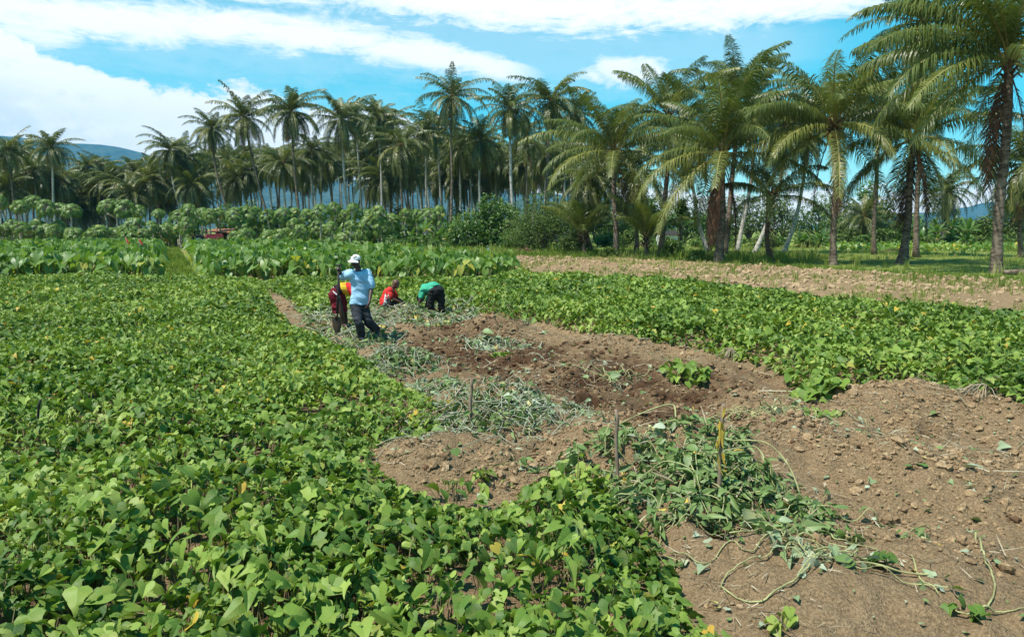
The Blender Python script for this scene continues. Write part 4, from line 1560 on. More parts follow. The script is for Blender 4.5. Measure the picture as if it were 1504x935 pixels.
def banana_proto(seed, n=9, h=2.0):
    rng = np.random.default_rng(seed)
    G = Geo()
    for k in range(n):
        a = k * 2.399 + rng.normal(0, .2)
        th0, droop = RAD(82 - 48 * k / n + rng.normal(0, 6)), 0.5 + 1.5 * k / n
        L = 1.5 + 0.5 * rng.random()
        m = 12
        s = np.linspace(0, 1, m)
        th = th0 - droop * s ** 1.4
        d = np.stack([np.cos(th), 0 * th, np.sin(th)], 1) * L / (m - 1)
        P = np.vstack([[0, 0, 0], np.cumsum(d[:-1], 0)])
        w = np.interp(s, [0, .18, .25, .4, .7, .9, 1], [.01, .015, .16, .27, .26, .15, .02])
        V, F = [], []
        for i in range(m):
            nrm = np.array([-math.sin(th[i]), 0, math.cos(th[i])])
            j = rng.uniform(.75, 1.1)
            V += [P[i] + np.array([0, w[i] * j, 0]) + nrm * w[i] * -0.35 * (.6 + rng.random()), P[i], P[i] + np.array([0, -w[i] * j, 0]) + nrm * w[i] * -0.35 * (.6 + rng.random())]
        for i in range(m - 1):
            b = i * 3
            F += [(b + 1, b + 4, b + 3, b), (b + 2, b + 5, b + 4, b + 1)]
        G.add(np.array(V) @ rot_z(a).T, F, np.clip(0.5 + rng.normal(0, .18) + (0.45 if k == n - 1 else 0), 0.03, 1), 0)
    return G.mesh('crown', M['banana'])


BANANA = [banana_proto(900 + k, 8 + k % 3) for k in range(4)]


def build_bananas():
    rng = np.random.default_rng(77)
    spots = [(250, 322, 358, 'banana plant with upright leaves rising by the grass path end'), (468, 342, 358, 'banana plant with ragged leaves at the edge of the papaya row'), (497, 330, 360, 'banana plant in front of the papaya row, behind the capped man'), (537, 334, 362, 'banana plant with pale split leaf left of the banana clump'),
             (560, 336, 362, 'slim banana plant left of the clump by the dark bush'), (585, 326, 364, 'banana plant at the left end of the clump'), (603, 338, 364, 'short banana plant inside the clump by the dark bush'), (622, 324, 364, 'banana plant with brown old stem inside the clump'), (645, 330, 364, 'banana plant nearest the dark bush with orange-brown stem'), (660, 322, 365, 'banana plant leaning against the dark bush'),
             (1420, 322, 366, 'banana plant with pale trunk standing in the right-hand clearing'), (1375, 325, 363, 'banana plant left of the pale-trunked one in the clearing'), (1352, 338, 364, 'short banana plant behind the fibre-skirted palm'), (1178, 340, 364, 'banana plant behind the small curved palm'), (1205, 335, 364, 'banana plant left of the coconut-bearing palm trunk'), (1395, 318, 361, 'banana plant at the back of the right-hand clearing'), (1345, 318, 361, 'dark banana plant at the forest edge of the clearing')]
    for px, top, foot, lab in spots:
        x, y, _ = at(px, foot)
        h = at_depth(px, top, y)[2]
        t = thing('banana_plant', lab, 'banana plant', (x, y, 0), 0, 'banana plants at the field edge')
        st = max(0.5, h - 1.3)
        G = Geo()
        for k in range(3):
            a = k * 2.1 + rng.random()
            r = 0.0 if k == 0 else 0.35
            hh = st * (1 if k == 0 else 0.5)
            V, F = tube([(r * math.cos(a), r * math.sin(a), -0.05), (r * math.cos(a), r * math.sin(a), hh * .5), (r * .9 * math.cos(a), r * .9 * math.sin(a), hh)], [0.15, 0.12, 0.08], 8)
            G.add(V, F)
        G.obj('stem', M['banana_stem'], t)
        for k in range(3):
            a = k * 2.1
            c = link('crown', BANANA[int(rng.integers(0, 4))], t)
            q = 1.0 if k == 0 else 0.65
            c.scale = (q, q, q)
            c.location = (0 if k == 0 else 0.35 * math.cos(a), 0 if k == 0 else 0.35 * math.sin(a), st * (1 if k == 0 else .5) - 0.1)
            c.rotation_euler = (0, 0, rng.random() * 6.28)


build_bananas()
LEAFLET = (np.array([(0, 0, 0), (0.5, 0.24, 0.06), (1, 0, -0.12), (0.5, -0.24, 0.06)]), [(0, 3, 2), (0, 2, 1)])


def foliage(lobes, n, size, rng, mat, name='crown', shell=0.55, parent=None, light=0.0, droop=0.0, aspect=1.0):
    """Leaf-sized faces spread through a set of lumpy lobes (centre, radii)."""
    G = Geo()
    vol = np.array([np.prod(r) ** 0.67 for _, r in lobes])
    for (c, r), v in zip(lobes, vol):
        m = max(8, int(n * v / vol.sum()))
        d = unit(rng.normal(0, 1, (m, 3)))
        rad = (shell + (1 - shell) * rng.random(m)) ** 0.7
        lump = 1 + 0.22 * np.sin(d @ rng.normal(0, 3, 3) + rng.random() * 6) + 0.16 * np.sin(d @ rng.normal(0, 6, 3) + rng.random() * 6)
        p = np.asarray(c) + d * np.asarray(r) * (rad * lump)[:, None]
        keep = p[:, 2] > 0.03
        p, d = p[keep], d[keep]
        m = len(p)
        yaw = np.arctan2(d[:, 1], d[:, 0]) + rng.normal(0, .9, m)
        R = np.einsum('nij,njk->nik', rot_z(yaw), np.einsum('nij,njk->nik', rot_y(np.radians(rng.normal(18 + droop, 26, m))), rot_x(rng.normal(0, .5, m))))
        s = size * np.exp(rng.normal(0, .25, m))
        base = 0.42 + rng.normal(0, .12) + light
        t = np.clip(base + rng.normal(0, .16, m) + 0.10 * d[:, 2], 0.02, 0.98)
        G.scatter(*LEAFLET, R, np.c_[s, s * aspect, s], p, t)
    return G.obj(name, mat, parent) if parent is not None else G.mesh(name, mat)


def limbs(name, lobes, r0, rng, parent, mat, base=(0, 0, -0.1), fork=0.35):
    G = Geo()
    b = np.asarray(base, float)
    for c, r in lobes:
        c = np.asarray(c, float)
        mid = b + (c - b) * fork
        mid[0] *= 0.55
        mid[1] *= 0.55
        V, F = tube(spline([b, mid, mid + (c - mid) * 0.6 + rng.normal(0, .12, 3), c + np.array([0, 0, r[2] * .4])], 9), np.linspace(r0, r0 * .18, 9), 6)
        G.add(V, F)
    return G.obj(name, mat, parent)


def bush(name, px, top, foot, halfw_px, label, cat, n, leaf, mat, rng, lob=9, group=None, Y=None, droop=0.0, aspect=1.0, trunk=0.06, lift=0.0):
    if Y is None:
        x, y, _ = at(px, foot)
    else:
        x, y, _ = at_depth(px, foot, Y)
    h = at_depth(px, top, y)[2]
    w = halfw_px / FPX * y
    t = thing(name, label, cat, (x, y, 0), 0, group)
    lobes = []
    for k in range(lob):
        a = k * 2.399 + rng.random()
        q = math.sqrt((k + .5) / lob)
        zz = h * (lift + (1 - lift) * rng.uniform(0.18, 0.80)) * (1 - 0.35 * q * q)
        rr = w * rng.uniform(0.30, 0.50)
        lobes.append(((q * w * .72 * math.cos(a), q * w * .55 * math.sin(a), zz), (rr, rr, min(rr * .8, h * .3))))
    lobes.append(((rng.normal(0, w * .15), 0, h * 0.80), (w * .42, w * .42, h * .2)))
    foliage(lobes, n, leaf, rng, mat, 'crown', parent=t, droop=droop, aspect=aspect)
    limbs('trunk' if cat == 'tree' else 'branches', lobes, trunk, rng, t, M['bark'])
    return t


def build_bushes():
    rng = np.random.default_rng(88)
    bush('bush', 712, 287, 366, 60, 'wide dark glossy bush with layered boughs at the foot of the palm grove', 'bush', 9000, 0.30, M['bush_dark'], rng, 15, aspect=1.1)
    bush('bush', 797, 277, 371, 62, 'rounded olive-green bush right of the dark glossy one', 'bush', 15000, 0.17, M['bush_olive'], rng, 17)
    bush('bush', 845, 330, 374, 26, 'low olive bush under the trunkless young palm', 'bush', 3500, 0.17, M['bush_olive'], rng, 8)
    bush('bush', 757, 338, 369, 28, 'lighter low shrub between the dark glossy and olive bushes', 'bush', 2600, 0.22, M['bush_dark'], rng, 8)
    bush('bush', 990, 352, 381, 20, 'small shrub among the palm feet left of the stout palm', 'bush', 2500, 0.15, M['bush_dark'], rng, 6)
    bush('bush', 976, 346, 366, 22, 'leafy shrub in front of the small white house', 'bush', 1500, 0.2, M['bush_dark'], rng, 6)
    bush('bush', 1025, 366, 385, 18, 'low weedy shrub at the foot of the stout palm', 'bush', 2200, 0.13, M['bush_dark'], rng, 6)
    bush('bush', 892, 362, 380, 16, 'low weedy shrub at the foot of the yellowing palm', 'bush', 1800, 0.13, M['bush_olive'], rng, 6)
    bush('shrub', 999, 292, 374, 13, 'slim bright-topped shrub behind the young palm', 'shrub', 2200, 0.18, M['bush_dark'], rng, 5, lift=0.6)
    # scrub under and behind the papaya row
    for k in range(24):
        px = -60 + 760 * (k + rng.random() * .8) / 24
        if 285 < px < 335:
            continue
        bush('shrub', px, 334 + rng.random() * 12, 358, rng.uniform(20, 32), 'leafy shrub filling the foot of the papaya row', 'shrub', 1500, 0.30, M['bush_dark' if k % 3 else 'bush_olive'], rng, 7, 'shrubs under the papaya row', Y=rng.uniform(88, 100))
    for k in range(12):
        px = 575 + 130 * (k + rng.random() * .8) / 12
        bush('shrub', px, 345 + rng.random() * 10, 365, rng.uniform(8, 14), 'narrow-leaved shrub at the foot of the banana clump', 'shrub', 700, 0.30, M['banana'], rng, 5, 'shrubs by the banana clump', Y=rng.uniform(72, 80), aspect=0.5)
    for k in range(16):
        px = 280 + 560 * (k + rng.random() * .8) / 16
        bush('shrub', px, 292 + rng.random() * 16, 356, rng.uniform(16, 28), 'tall dark shrub among the trunks of the far grove', 'shrub', 1300, 0.36, M['bush_dark' if k % 2 else 'bush_olive'], rng, 8, 'tall shrubs among the grove trunks', Y=rng.uniform(102, 140), lift=0.1)
    # forest edge behind the lawn on the right
    tall = [(880, 286, 40), (915, 300, 36), (960, 296, 40), (1005, 300, 40), (1050, 300, 42), (1100, 296, 44), (1150, 290, 42), (1200, 292, 42), (1250, 300, 40), (1285, 296, 36), (1330, 312, 36), (1375, 320, 34), (1410, 322, 30), (1450, 318, 30), (1490, 285, 40), (1540, 270, 50)]
    names = ['behind the olive bush', 'behind the yellowing palm', 'behind the bright young palm', 'left of the stout palm', 'behind the stout palm', 'behind the slanting pale trunk', 'behind the small curved palm', 'left of the coconut-bearing palm', 'right of the coconut-bearing palm', 'left of the fibre-skirted palm', 'behind the fibre-skirted palm', 'left of the small blue hill', 'under the small blue hill', 'left of the big dark trunk', 'right of the big dark trunk', 'at the far right edge']
    tall = [(px, top - (16 if px < 1220 else 5), w) for px, top, w in tall]
    for (px, top, w), nm in zip(tall, names):
        bush('forest_tree', px, top + 4, 366, w, 'dense rounded tree of the forest edge ' + nm, 'tree', 4600, 0.34, M['bush_dark' if rng.random() < .6 else 'bush_olive'], rng, 10, 'trees of the forest edge', Y=rng.uniform(96, 125), trunk=0.16, lift=0.15)
    for k in range(22):
        px = 850 + 700 * (k + rng.random() * .8) / 22
        bush('shrub', px, 334 + rng.random() * 16, 366, rng.uniform(16, 28), 'dark undergrowth shrub along the forest edge behind the lawn', 'shrub', 1300, 0.26, M['bush_dark' if k % 2 else 'bush_olive'], rng, 6, 'undergrowth shrubs at the forest edge', Y=rng.uniform(82, 94))
    # tall thin-crowned trees against the right-hand sky
    bush('forest_tree', 1275, 262, 366, 26, 'tall airy tree with open crown right of the coconut-bearing palm', 'tree', 1500, 0.36, M['bush_dark'], rng, 9, 'airy trees', Y=105, trunk=0.2, lift=0.62)
    bush('forest_tree', 1492, 245, 366, 26, 'tall airy tree with layered open crown right of the big dark trunk', 'tree', 1800, 0.36, M['bush_dark'], rng, 10, 'airy trees', Y=110, trunk=0.2, lift=0.5)
    bush('forest_tree', 1385, 268, 366, 16, 'slender airy tree in the clearing by the small distant palm', 'tree', 800, 0.30, M['bush_dark'], rng, 7, 'airy trees', Y=100, trunk=0.12, lift=0.6)
    bush('forest_tree', 845, 270, 370, 12, 'slender sparse tree rising behind the olive bush', 'tree', 420, 0.30, M['bush_dark'], rng, 6, 'airy trees', Y=86, trunk=0.08, lift=0.65)
    # pale leafy crop rows across the clearing
    G = Geo()
    crop = poly_world([(1215, 368), (1700, 372), (1700, 360), (1215, 358)])
    q = sample_density(crop, 2.0, rng, 50, 130)
    n = len(q)
    V, F = COARSE[2]
    for dz in (0.15, 0.35, 0.55):
        G.scatter(V, F, leaf_R(n, rng, 0, 60), 0.30 * np.exp(rng.normal(0, .3, n)), np.c_[q + rng.normal(0, .2, (n, 2)), np.full(n, dz) + rng.normal(0, .08, n)], np.clip(rng.normal(.6, .2, n), 0, 1), 0, V[:, :2])
    o = G.obj('leafy_crop', M['taro'])
    tag(o, 'pale leafy crop growing across the clearing behind the lawn palms', 'crop', None, 'stuff')


build_bushes()

# ------------------------------------------------------------------ people
def foot(px, py):
    z = 0.0
    for _ in range(4):
        x, y, _z = at(px, py, z)
        z = gz(x, y)
    return np.array([x, y, z])


def fuse(G, voxel, smooth=4, wrinkle=0.0, wscale=9.0, seed=0):
    """Melt overlapping pieces into one continuous skin; returns vertices and faces."""
    me = G.mesh('tmp', M['stick'])
    o = bpy.data.objects.new('tmp', me)
    COL.objects.link(o)
    r = o.modifiers.new('r', 'REMESH')
    r.mode = 'VOXEL'
    r.voxel_size = voxel
    s = o.modifiers.new('s', 'SMOOTH')
    s.factor = 0.5
    s.iterations = smooth
    bpy.context.view_layer.update()
    ev = o.evaluated_get(bpy.context.evaluated_depsgraph_get())
    m2 = bpy.data.meshes.new_from_object(ev)
    V = np.zeros(len(m2.vertices) * 3)
    m2.vertices.foreach_get('co', V)
    V = V.reshape(-1, 3)
    if wrinkle:
        Nn = np.zeros(len(m2.vertices) * 3)
        m2.vertices.foreach_get('normal', Nn)
        Nn = Nn.reshape(-1, 3)
        w = fbm(V[:, 0] + 0.6 * V[:, 2] + 5, V[:, 2] * 1.4 + V[:, 1], 1.0 / wscale, 3, seed)
        V = V + Nn * (wrinkle * w)[:, None]
    nf = len(m2.polygons)
    lt = np.zeros(nf, int)
    m2.polygons.foreach_get('loop_total', lt)
    lv = np.zeros(len(m2.loops), int)
    m2.loops.foreach_get('vertex_index', lv)
    st = np.r_[0, np.cumsum(lt)[:-1]]
    F4 = np.stack([lv[st[lt == 4] + k] for k in range(4)], 1) if (lt == 4).any() else np.zeros((0, 4), int)
    F3 = np.stack([lv[st[lt == 3] + k] for k in range(3)], 1) if (lt == 3).any() else np.zeros((0, 3), int)
    bpy.data.objects.remove(o)
    bpy.data.meshes.remove(me)
    bpy.data.meshes.remove(m2)
    return V, F4, F3


def fused_obj(name, G, mats, parent, voxel, smooth=4, wrinkle=0.0, pick=None, seed=0, wscale=9.0):
    V, F4, F3 = fuse(G, voxel, smooth, wrinkle, wscale, seed)
    H = Geo()
    H.add(V, F4, 0.5, 0)
    if len(F3):
        H.F.append(F3)
        H.M.append(np.zeros(len(F3), int))
    if pick is not None:
        H.M = [np.asarray(pick(V[f].mean(1)), int) for f in H.F]
    return H.obj(name, mats, parent)


def loft(P, rx, ry, lat, sides=18):
    P = np.asarray(P, float)
    T = unit(np.gradient(P, axis=0))
    lat = np.broadcast_to(np.asarray(lat, float), P.shape)
    X = unit(lat - T * np.sum(lat * T, 1, keepdims=True))
    Yv = np.cross(T, X)
    th = np.arange(sides) * 2 * PI / sides
    V = P[:, None] + X[:, None] * (np.cos(th)[None, :, None] * np.asarray(rx, float)[:, None, None]) + Yv[:, None] * (np.sin(th)[None, :, None] * np.asarray(ry, float)[:, None, None])
    n = len(P)
    F = []
    for i in range(n - 1):
        for j in range(sides):
            k = (j + 1) % sides
            F.append((i * sides + j, i * sides + k, (i + 1) * sides + k, (i + 1) * sides + j))
    F.append(tuple(range(sides - 1, -1, -1)))
    F.append(tuple((n - 1) * sides + j for j in range(sides)))
    return V.reshape(-1, 3), F


def limb(G, pts, radii, n=14):
    P = spline(pts, n)
    r = np.interp(np.linspace(0, 1, n), np.linspace(0, 1, len(radii)), radii)
    G.add(*tube(P, r, 12))
    G.add(*ball(P[0], r[0], 10, 7))
    G.add(*ball(P[-1], r[-1], 10, 7))


def hand(G, wrist, d, palm, side, curl=0.5):
    """Palm, four unequal bent fingers and a thumb leaving the side of the palm."""
    d = unit(np.asarray(d, float))
    palm = unit(palm - d * np.dot(palm, d))
    lat = np.cross(d, palm) * side
    w = np.asarray(wrist, float)
    G.add(*loft([w - d * .01, w + d * .03, w + d * .07, w + d * .092], [.026, .036, .042, .038], [.020, .018, .016, .013], lat, 12))
    for k, (o, l) in enumerate([(-.030, .066), (-.010, .078), (.010, .074), (.030, .058)]):
        b = w + d * .080 + lat * o
        a1, a2 = curl * 0.9, curl * 2.0
        p1 = b + (d * math.cos(a1) + palm * math.sin(a1)) * l * .5
        p2 = p1 + (d * math.cos(a2) + palm * math.sin(a2)) * l * .5
        G.add(*tube([b - d * .02, b, p1, p2], [.0095, .0095, .0088, .0075], 7))
        G.add(*ball(p2, .0075, 7, 5))
    t0 = w + d * .025 - lat * .030
    t1 = t0 + (d * .55 - lat * .6 + palm * .35) * .042
    t2 = t1 + (d * .75 - lat * .15 + palm * (.3 + .5 * curl)) * .040
    G.add(*tube([t0 + lat * .012, t0, t1, t2], [.013, .012, .011, .008], 7))
    G.add(*ball(t2, .008, 7, 5))


def head(G, c, fwd, up, bald=1.0):
    """Skull, jaw, brow, nose, lips and ears; centre at eye height."""
    f = unit(np.asarray(fwd, float))
    u = unit(np.asarray(up, float) - f * np.dot(up, f))
    r = np.cross(f, u)
    B = np.stack([r, f, u], 1)

    def put(local, rad, sc):
        V, F = ball((0, 0, 0), rad, 14, 10, sc)
        G.add((V + np.array(local)) @ B.T + c, F)
    put((0, -.012, .030), .098, (.80, 1.0, .95))
    put((0, .020, -.035), .070, (.82, .95, 1.05))
    put((0, .040, -.080), .040, (.95, .9, .75))
    put((0, .082, .022), .026, (2.0, .5, .5))
    put((0, .098, -.030), .017, (1.0, .9, .9))
    put((0, .088, -.010), .012, (.8, .9, 2.0))
    put((0, .078, -.062), .018, (1.5, .6, .35))
    put((0, .076, -.073), .017, (1.4, .6, .4))
    for s in (1, -1):
        put((s * .080, -.008, -.012), .022, (.42, .75, 1.25))
        put((s * .040, .068, -.022), .022, (.9, .6, .8))
    return B


def eyes(c, B, parent):
    for s in (1, -1):
        V, F = ball((0, 0, 0), .013, 8, 6)
        o = Geo().add(V @ B.T, F).obj('eye', M['eye'], parent)
        o.location = tuple(c + B @ np.array([s * .031, .073, .002]))


M['skin'] = plain_mat('dark_brown_skin', (0.060, 0.030, 0.020), 0.5, 0.4, col2=(0.045, 0.022, 0.015), scale=5)
M['skin_warm'] = plain_mat('brown_skin', (0.105, 0.046, 0.028), 0.5, 0.4, col2=(0.08, 0.035, 0.022), scale=5)
M['eye'] = plain_mat('eye', (0.25, 0.22, 0.2), 0.3, 0.5, col2=(0.03, 0.02, 0.02), scale=40)
M['hair'] = plain_mat('short_black_hair', (0.012, 0.010, 0.010), 0.9, 0.1, scale=60, bmp=.004)
M['blue_shirt'] = plain_mat('light_blue_cotton', (0.33, 0.55, 0.74), 0.85, 0.2, var=.10, scale=12, bmp=.006)
M['blue_trim'] = plain_mat('blue_print', (0.10, 0.24, 0.42), 0.85, 0.2, var=.1)
M['jeans'] = plain_mat('dark_grey_jeans', (0.040, 0.045, 0.052), 0.85, 0.2, col2=(0.020, 0.022, 0.026), scale=9, bmp=.006)
M['black_trousers'] = plain_mat('black_trousers', (0.020, 0.021, 0.019), 0.85, 0.2, col2=(0.011, 0.011, 0.011), scale=9, bmp=.006)
M['rubber'] = plain_mat('dark_rubber_boot', (0.016, 0.019, 0.023), 0.4, 0.45, scale=12)
M['rubber_grey'] = plain_mat('blue_grey_rubber_boot', (0.055, 0.085, 0.105), 0.4, 0.45, scale=12)
M['white_cap'] = plain_mat('white_cap_cloth', (0.74, 0.74, 0.72), 0.85, 0.2, var=.08, scale=20)
M['cap_print'] = plain_mat('dark_cap_print', (0.05, 0.05, 0.055), 0.85, 0.2)
M['maroon'] = plain_mat('maroon_cloth', (0.150, 0.010, 0.020), 0.85, 0.2, col2=(0.10, 0.007, 0.014), scale=8, bmp=.006)
M['dark_cloth'] = plain_mat('dark_plum_cloth', (0.035, 0.018, 0.024), 0.85, 0.2)
M['yellow_cloth'] = plain_mat('yellow_cloth', (0.72, 0.50, 0.03), 0.85, 0.2, col2=(0.55, 0.20, 0.03), scale=9)
M['red_cloth'] = plain_mat('red_cloth', (0.58, 0.030, 0.025), 0.8, 0.2, var=.15, scale=8, bmp=.006)
M['green_shirt'] = plain_mat('sea_green_cotton', (0.05, 0.36, 0.22), 0.85, 0.2, var=.15, scale=8, bmp=.006)
M['white_cloth'] = plain_mat('white_cloth', (0.68, 0.66, 0.64), 0.85, 0.2, col2=(0.05, 0.045, 0.045), scale=16)
M['iron'] = plain_mat('dull_iron', (0.05, 0.048, 0.045), 0.5, 0.5, metal=0.6, col2=(0.10, 0.06, 0.035))
M['dark_wood'] = plain_mat('dark_handle_wood', (0.025, 0.020, 0.017), 0.6, 0.3)


def leg_skin(G, hip, knee, ankle, toe, k=1.0):
    limb(G, [hip, hip + (knee - hip) * .5 + np.array([0, 0, .0]), knee], [.078 * k, .070 * k, .052 * k])
    limb(G, [knee, knee + (ankle - knee) * .35, ankle], [.052 * k, .052 * k, .034 * k])
    heel = ankle - unit(toe - ankle) * .03 + np.array([0, 0, -.035])
    G.add(*loft([heel, ankle + (toe - ankle) * .4 + np.array([0, 0, -.015]), ankle + (toe - ankle) * .8, toe], [.034, .042, .045, .03], [.032, .034, .024, .016], np.cross(toe - ankle, [0, 0, 1]) + 1e-6, 12))


def boot(G, knee, ankle, toe, top=.55, w=1.0):
    p0 = ankle + (knee - ankle) * top
    limb(G, [p0, ankle + (knee - ankle) * .2, ankle], [.068 * w, .058 * w, .052 * w])
    ft = unit(toe - ankle)
    lat = np.cross(ft, [0, 0, 1.0])
    heel = ankle - ft * .055 + np.array([0, 0, -.05])
    G.add(*loft([heel, heel + (toe - heel) * .35 + [0, 0, .022], heel + (toe - heel) * .7 + [0, 0, .008], toe], [.040, .046, .053, .034], [.042, .050, .038, .024], lat + 1e-6, 14))
    G.add(*ball(heel, .042, 10, 7))
    G.add(*ball(toe, .030, 10, 7, (1, 1, .8)))


def arm_skin(G, sh, el, wr, k=1.0):
    limb(G, [sh, sh + (el - sh) * .5, el], [.050 * k, .046 * k, .036 * k])
    limb(G, [el, el + (wr - el) * .35, wr], [.037 * k, .038 * k, .024 * k])


def person(label, pos):
    return thing('person', label, 'person', tuple(pos))


def build_standing_man():
    O = foot(536, 499)
    Y0 = O[1]
    J = lambda px, py, dy=0.0: np.array(at_depth(px, py, Y0 + dy)) - O
    t = person('man in light blue T-shirt and white cap standing with a long dark spade', O)
    lat = np.array([.95, .30, 0])
    neck, hd = J(526.5, 396, .03), J(522, 384, -.06)
    Rs, Ls = J(514.5, 401, -.06), J(540, 401.5, .08)
    Re, Rw = J(503.5, 407, .20), J(499, 398.5, .04)
    Le, Lw = J(545.5, 424.5, .0), J(542.5, 444, -.17)
    pel, wai, che = J(528, 449, .03), J(529.5, 432, .03), J(529, 413, .02)
    Rh, Lh = J(522, 451, .0), J(534.5, 451, .06)
    Rk, Ra, Rt = J(527, 474, -.16), J(532, 494, .0), J(534, 499, -.20)
    Lk, La, Lt = J(541, 473, .02), J(554, 485, .22), J(551, 499, .08)
    G = Geo()
    G.add(*loft([pel, wai, che, neck + [0, 0, -.06], neck], [.125, .118, .145, .11, .06], [.09, .085, .095, .075, .06], lat))
    limb(G, [neck + [0, 0, -.04], neck + (hd - neck) * .5 + [0, .03, 0], hd + [0, .02, -.02]], [.058, .054, .055])
    B = head(G, hd, (-.28, -.93, -.20), (0, -.3, 1))
    for s, e, w in ((Rs, Re, Rw), (Ls, Le, Lw)):
        arm_skin(G, s, e, w)
    hand(G, Rw, J(497.5, 392, -.02) - Rw, np.array([-.2, -.9, -.3]), 1, 1.0)
    hand(G, Lw, J(537.5, 456, -.22) - Lw, np.array([-.9, .2, 0]), -1, .35)
    leg_skin(G, Rh, Rk, Ra, Rt)
    leg_skin(G, Lh, Lk, La, Lt)
    fused_obj('body', G, M['skin'], t, .0085, 3)
    eyes(hd, B, t)
    # shirt
    S = Geo()
    hem = J(528.5, 447, .03)
    S.add(*loft([hem, wai, che, J(528, 404, .02), neck + [0, .015, -.045]], [.178, .168, .180, .170, .095], [.132, .122, .132, .115, .075], lat, 22))
    limb(S, [Rs + [.02, 0, -.01], Rs + (Re - Rs) * .5, Rs + (Re - Rs) * .86], [.088, .082, .078])
    limb(S, [Ls + [-.02, 0, -.01], Ls + (Le - Ls) * .45, Ls + (Le - Ls) * .80], [.088, .082, .080])
    fused_obj('shirt', S, M['blue_shirt'], t, .013, 5, .038, seed=3, wscale=6)
    # round print on the chest and the collar
    n = unit(np.array([.30, -.95, 0]))
    q = che + n * .144 + [0, 0, .045]
    ring = [q + lat * .042 * math.cos(a) + np.array([0, 0, .042 * math.sin(a)]) for a in np.linspace(0, 2 * PI, 20)]
    E = Geo()
    E.add(*tube(ring, .005, 5))
    E.obj('chest_print', M['blue_trim'], t)
    C = Geo()
    cc = neck + [0, .015, -.030]
    C.add(*tube([cc + lat * .092 * math.cos(a) + np.array([-.3, .95, 0]) * .085 * math.sin(a) + [0, 0, .04 * math.sin(a)] for a in np.linspace(0, 2 * PI, 18)], .012, 6))
    C.obj('collar', M['blue_shirt'], t)
    # trousers tucked over boots
    S = Geo()
    S.add(*loft([J(528.3, 455, .03), pel, wai + [0, 0, -.05]], [.155, .155, .135], [.112, .112, .10], lat))
    for h, k, a in ((Rh, Rk, Ra), (Lh, Lk, La)):
        limb(S, [h, h + (k - h) * .5, k], [.105, .098, .086])
        limb(S, [k, k + (a - k) * .5, k + (a - k) * .88], [.086, .084, .080])
    fused_obj('trousers', S, M['jeans'], t, .013, 4, .03, seed=5)
    for k, a, to in ((Rk, Ra, Rt), (Lk, La, Lt)):
        S = Geo()
        boot(S, k, a, to, .35)
        fused_obj('boot', S, M['rubber'], t, .012, 3)
    # cap: crown, peak, button
    S = Geo()
    V, F = ball((0, 0, 0), .103, 20, 12, (.90, 1.06, .80))
    V[:, 2] = np.maximum(V[:, 2], -.004)
    S.add((V + np.array([0, -.012, .045])) @ B.T + hd, F)
    PV, PF = [], []
    for i, a in enumerate(np.linspace(-0.95, 0.95, 13)):
        for rr, zz in ((.085, .050), (.122, .042), (.145, .028)):
            PV.append((rr * .92 * math.sin(a), rr * math.cos(a) * (1.0 if rr > .1 else 1.05), zz - .020 * abs(math.sin(a)) ** 2))
    PV = np.array(PV)
    for i in range(12):
        for j in range(2):
            b = i * 3 + j
            PF.append((b, b + 3, b + 4, b + 1))
    S.add(PV @ B.T + hd, PF)
    S.add((PV - np.array([0, 0, .008])) @ B.T + hd, [f[::-1] for f in PF])
    cap = S.obj('cap', M['white_cap'], t)
    S = Geo()
    for x0, z0, l in ((-.055, .100, .05), (.030, .112, .035), (.050, .070, .04)):
        pts = []
        for u in np.linspace(0, 1, 6):
            a = (x0 + l * u)
            p = np.array([a, math.sqrt(max(1e-4, 1 - (a / .097) ** 2 - ((z0 - .045 + .012 * math.sin(5 * u)) / .0886) ** 2)) * .1145 - .012, z0 + .012 * math.sin(5 * u)])
            pts.append(p @ B.T + hd)
        S.add(*tube(pts, .006, 5))
    S.obj('print', M['cap_print'], cap)
    # the spade he leans on
    a, b = J(497.3, 390.5, -.03), J(494.5, 470, -.06)
    t2 = thing('spade', 'dark long-handled spade standing upright under the capped man\'s hand', 'spade', tuple(O + np.array([b[0], b[1], -.02])))
    off = O + np.array([b[0], b[1], -.02])
    P = np.array([a + O - off, (a + b) / 2 + O - off + [.01, 0, 0], b + O - off])
    G = Geo()
    G.add(*tube(P, [.020, .022, .024], 10))
    G.obj('handle', M['dark_wood'], t2)
    G = Geo()
    G.add(*tube([P[0] + [-.055, .01, .012], P[0] + [0, 0, .014], P[0] + [.055, -.01, .012]], [.015, .017, .015], 8))
    G.obj('grip', M['dark_wood'], t2)
    e = P[2]
    V = []
    for u in np.linspace(0, 1, 7):
        for v in np.linspace(-1, 1, 7):
            w = .085 * (1 - .55 * max(0, u - .55) ** 1.2 / .4)
            V.append(e + np.array([v * w, .025 * v * v - .012, .06 - u * .29]))
    F = [(i * 7 + j, i * 7 + j + 1, (i + 1) * 7 + j + 1, (i + 1) * 7 + j) for i in range(6) for j in range(6)]
    G = Geo()
    G.add(np.array(V), F)
    G.add(np.array(V) + np.array([0, .006, 0]), [f[::-1] for f in F])
    G.add(*tube([e + [0, 0, .02], e + [0, -.004, .12]], [.030, .026], 10))
    G.obj('blade', M['iron'], t2)


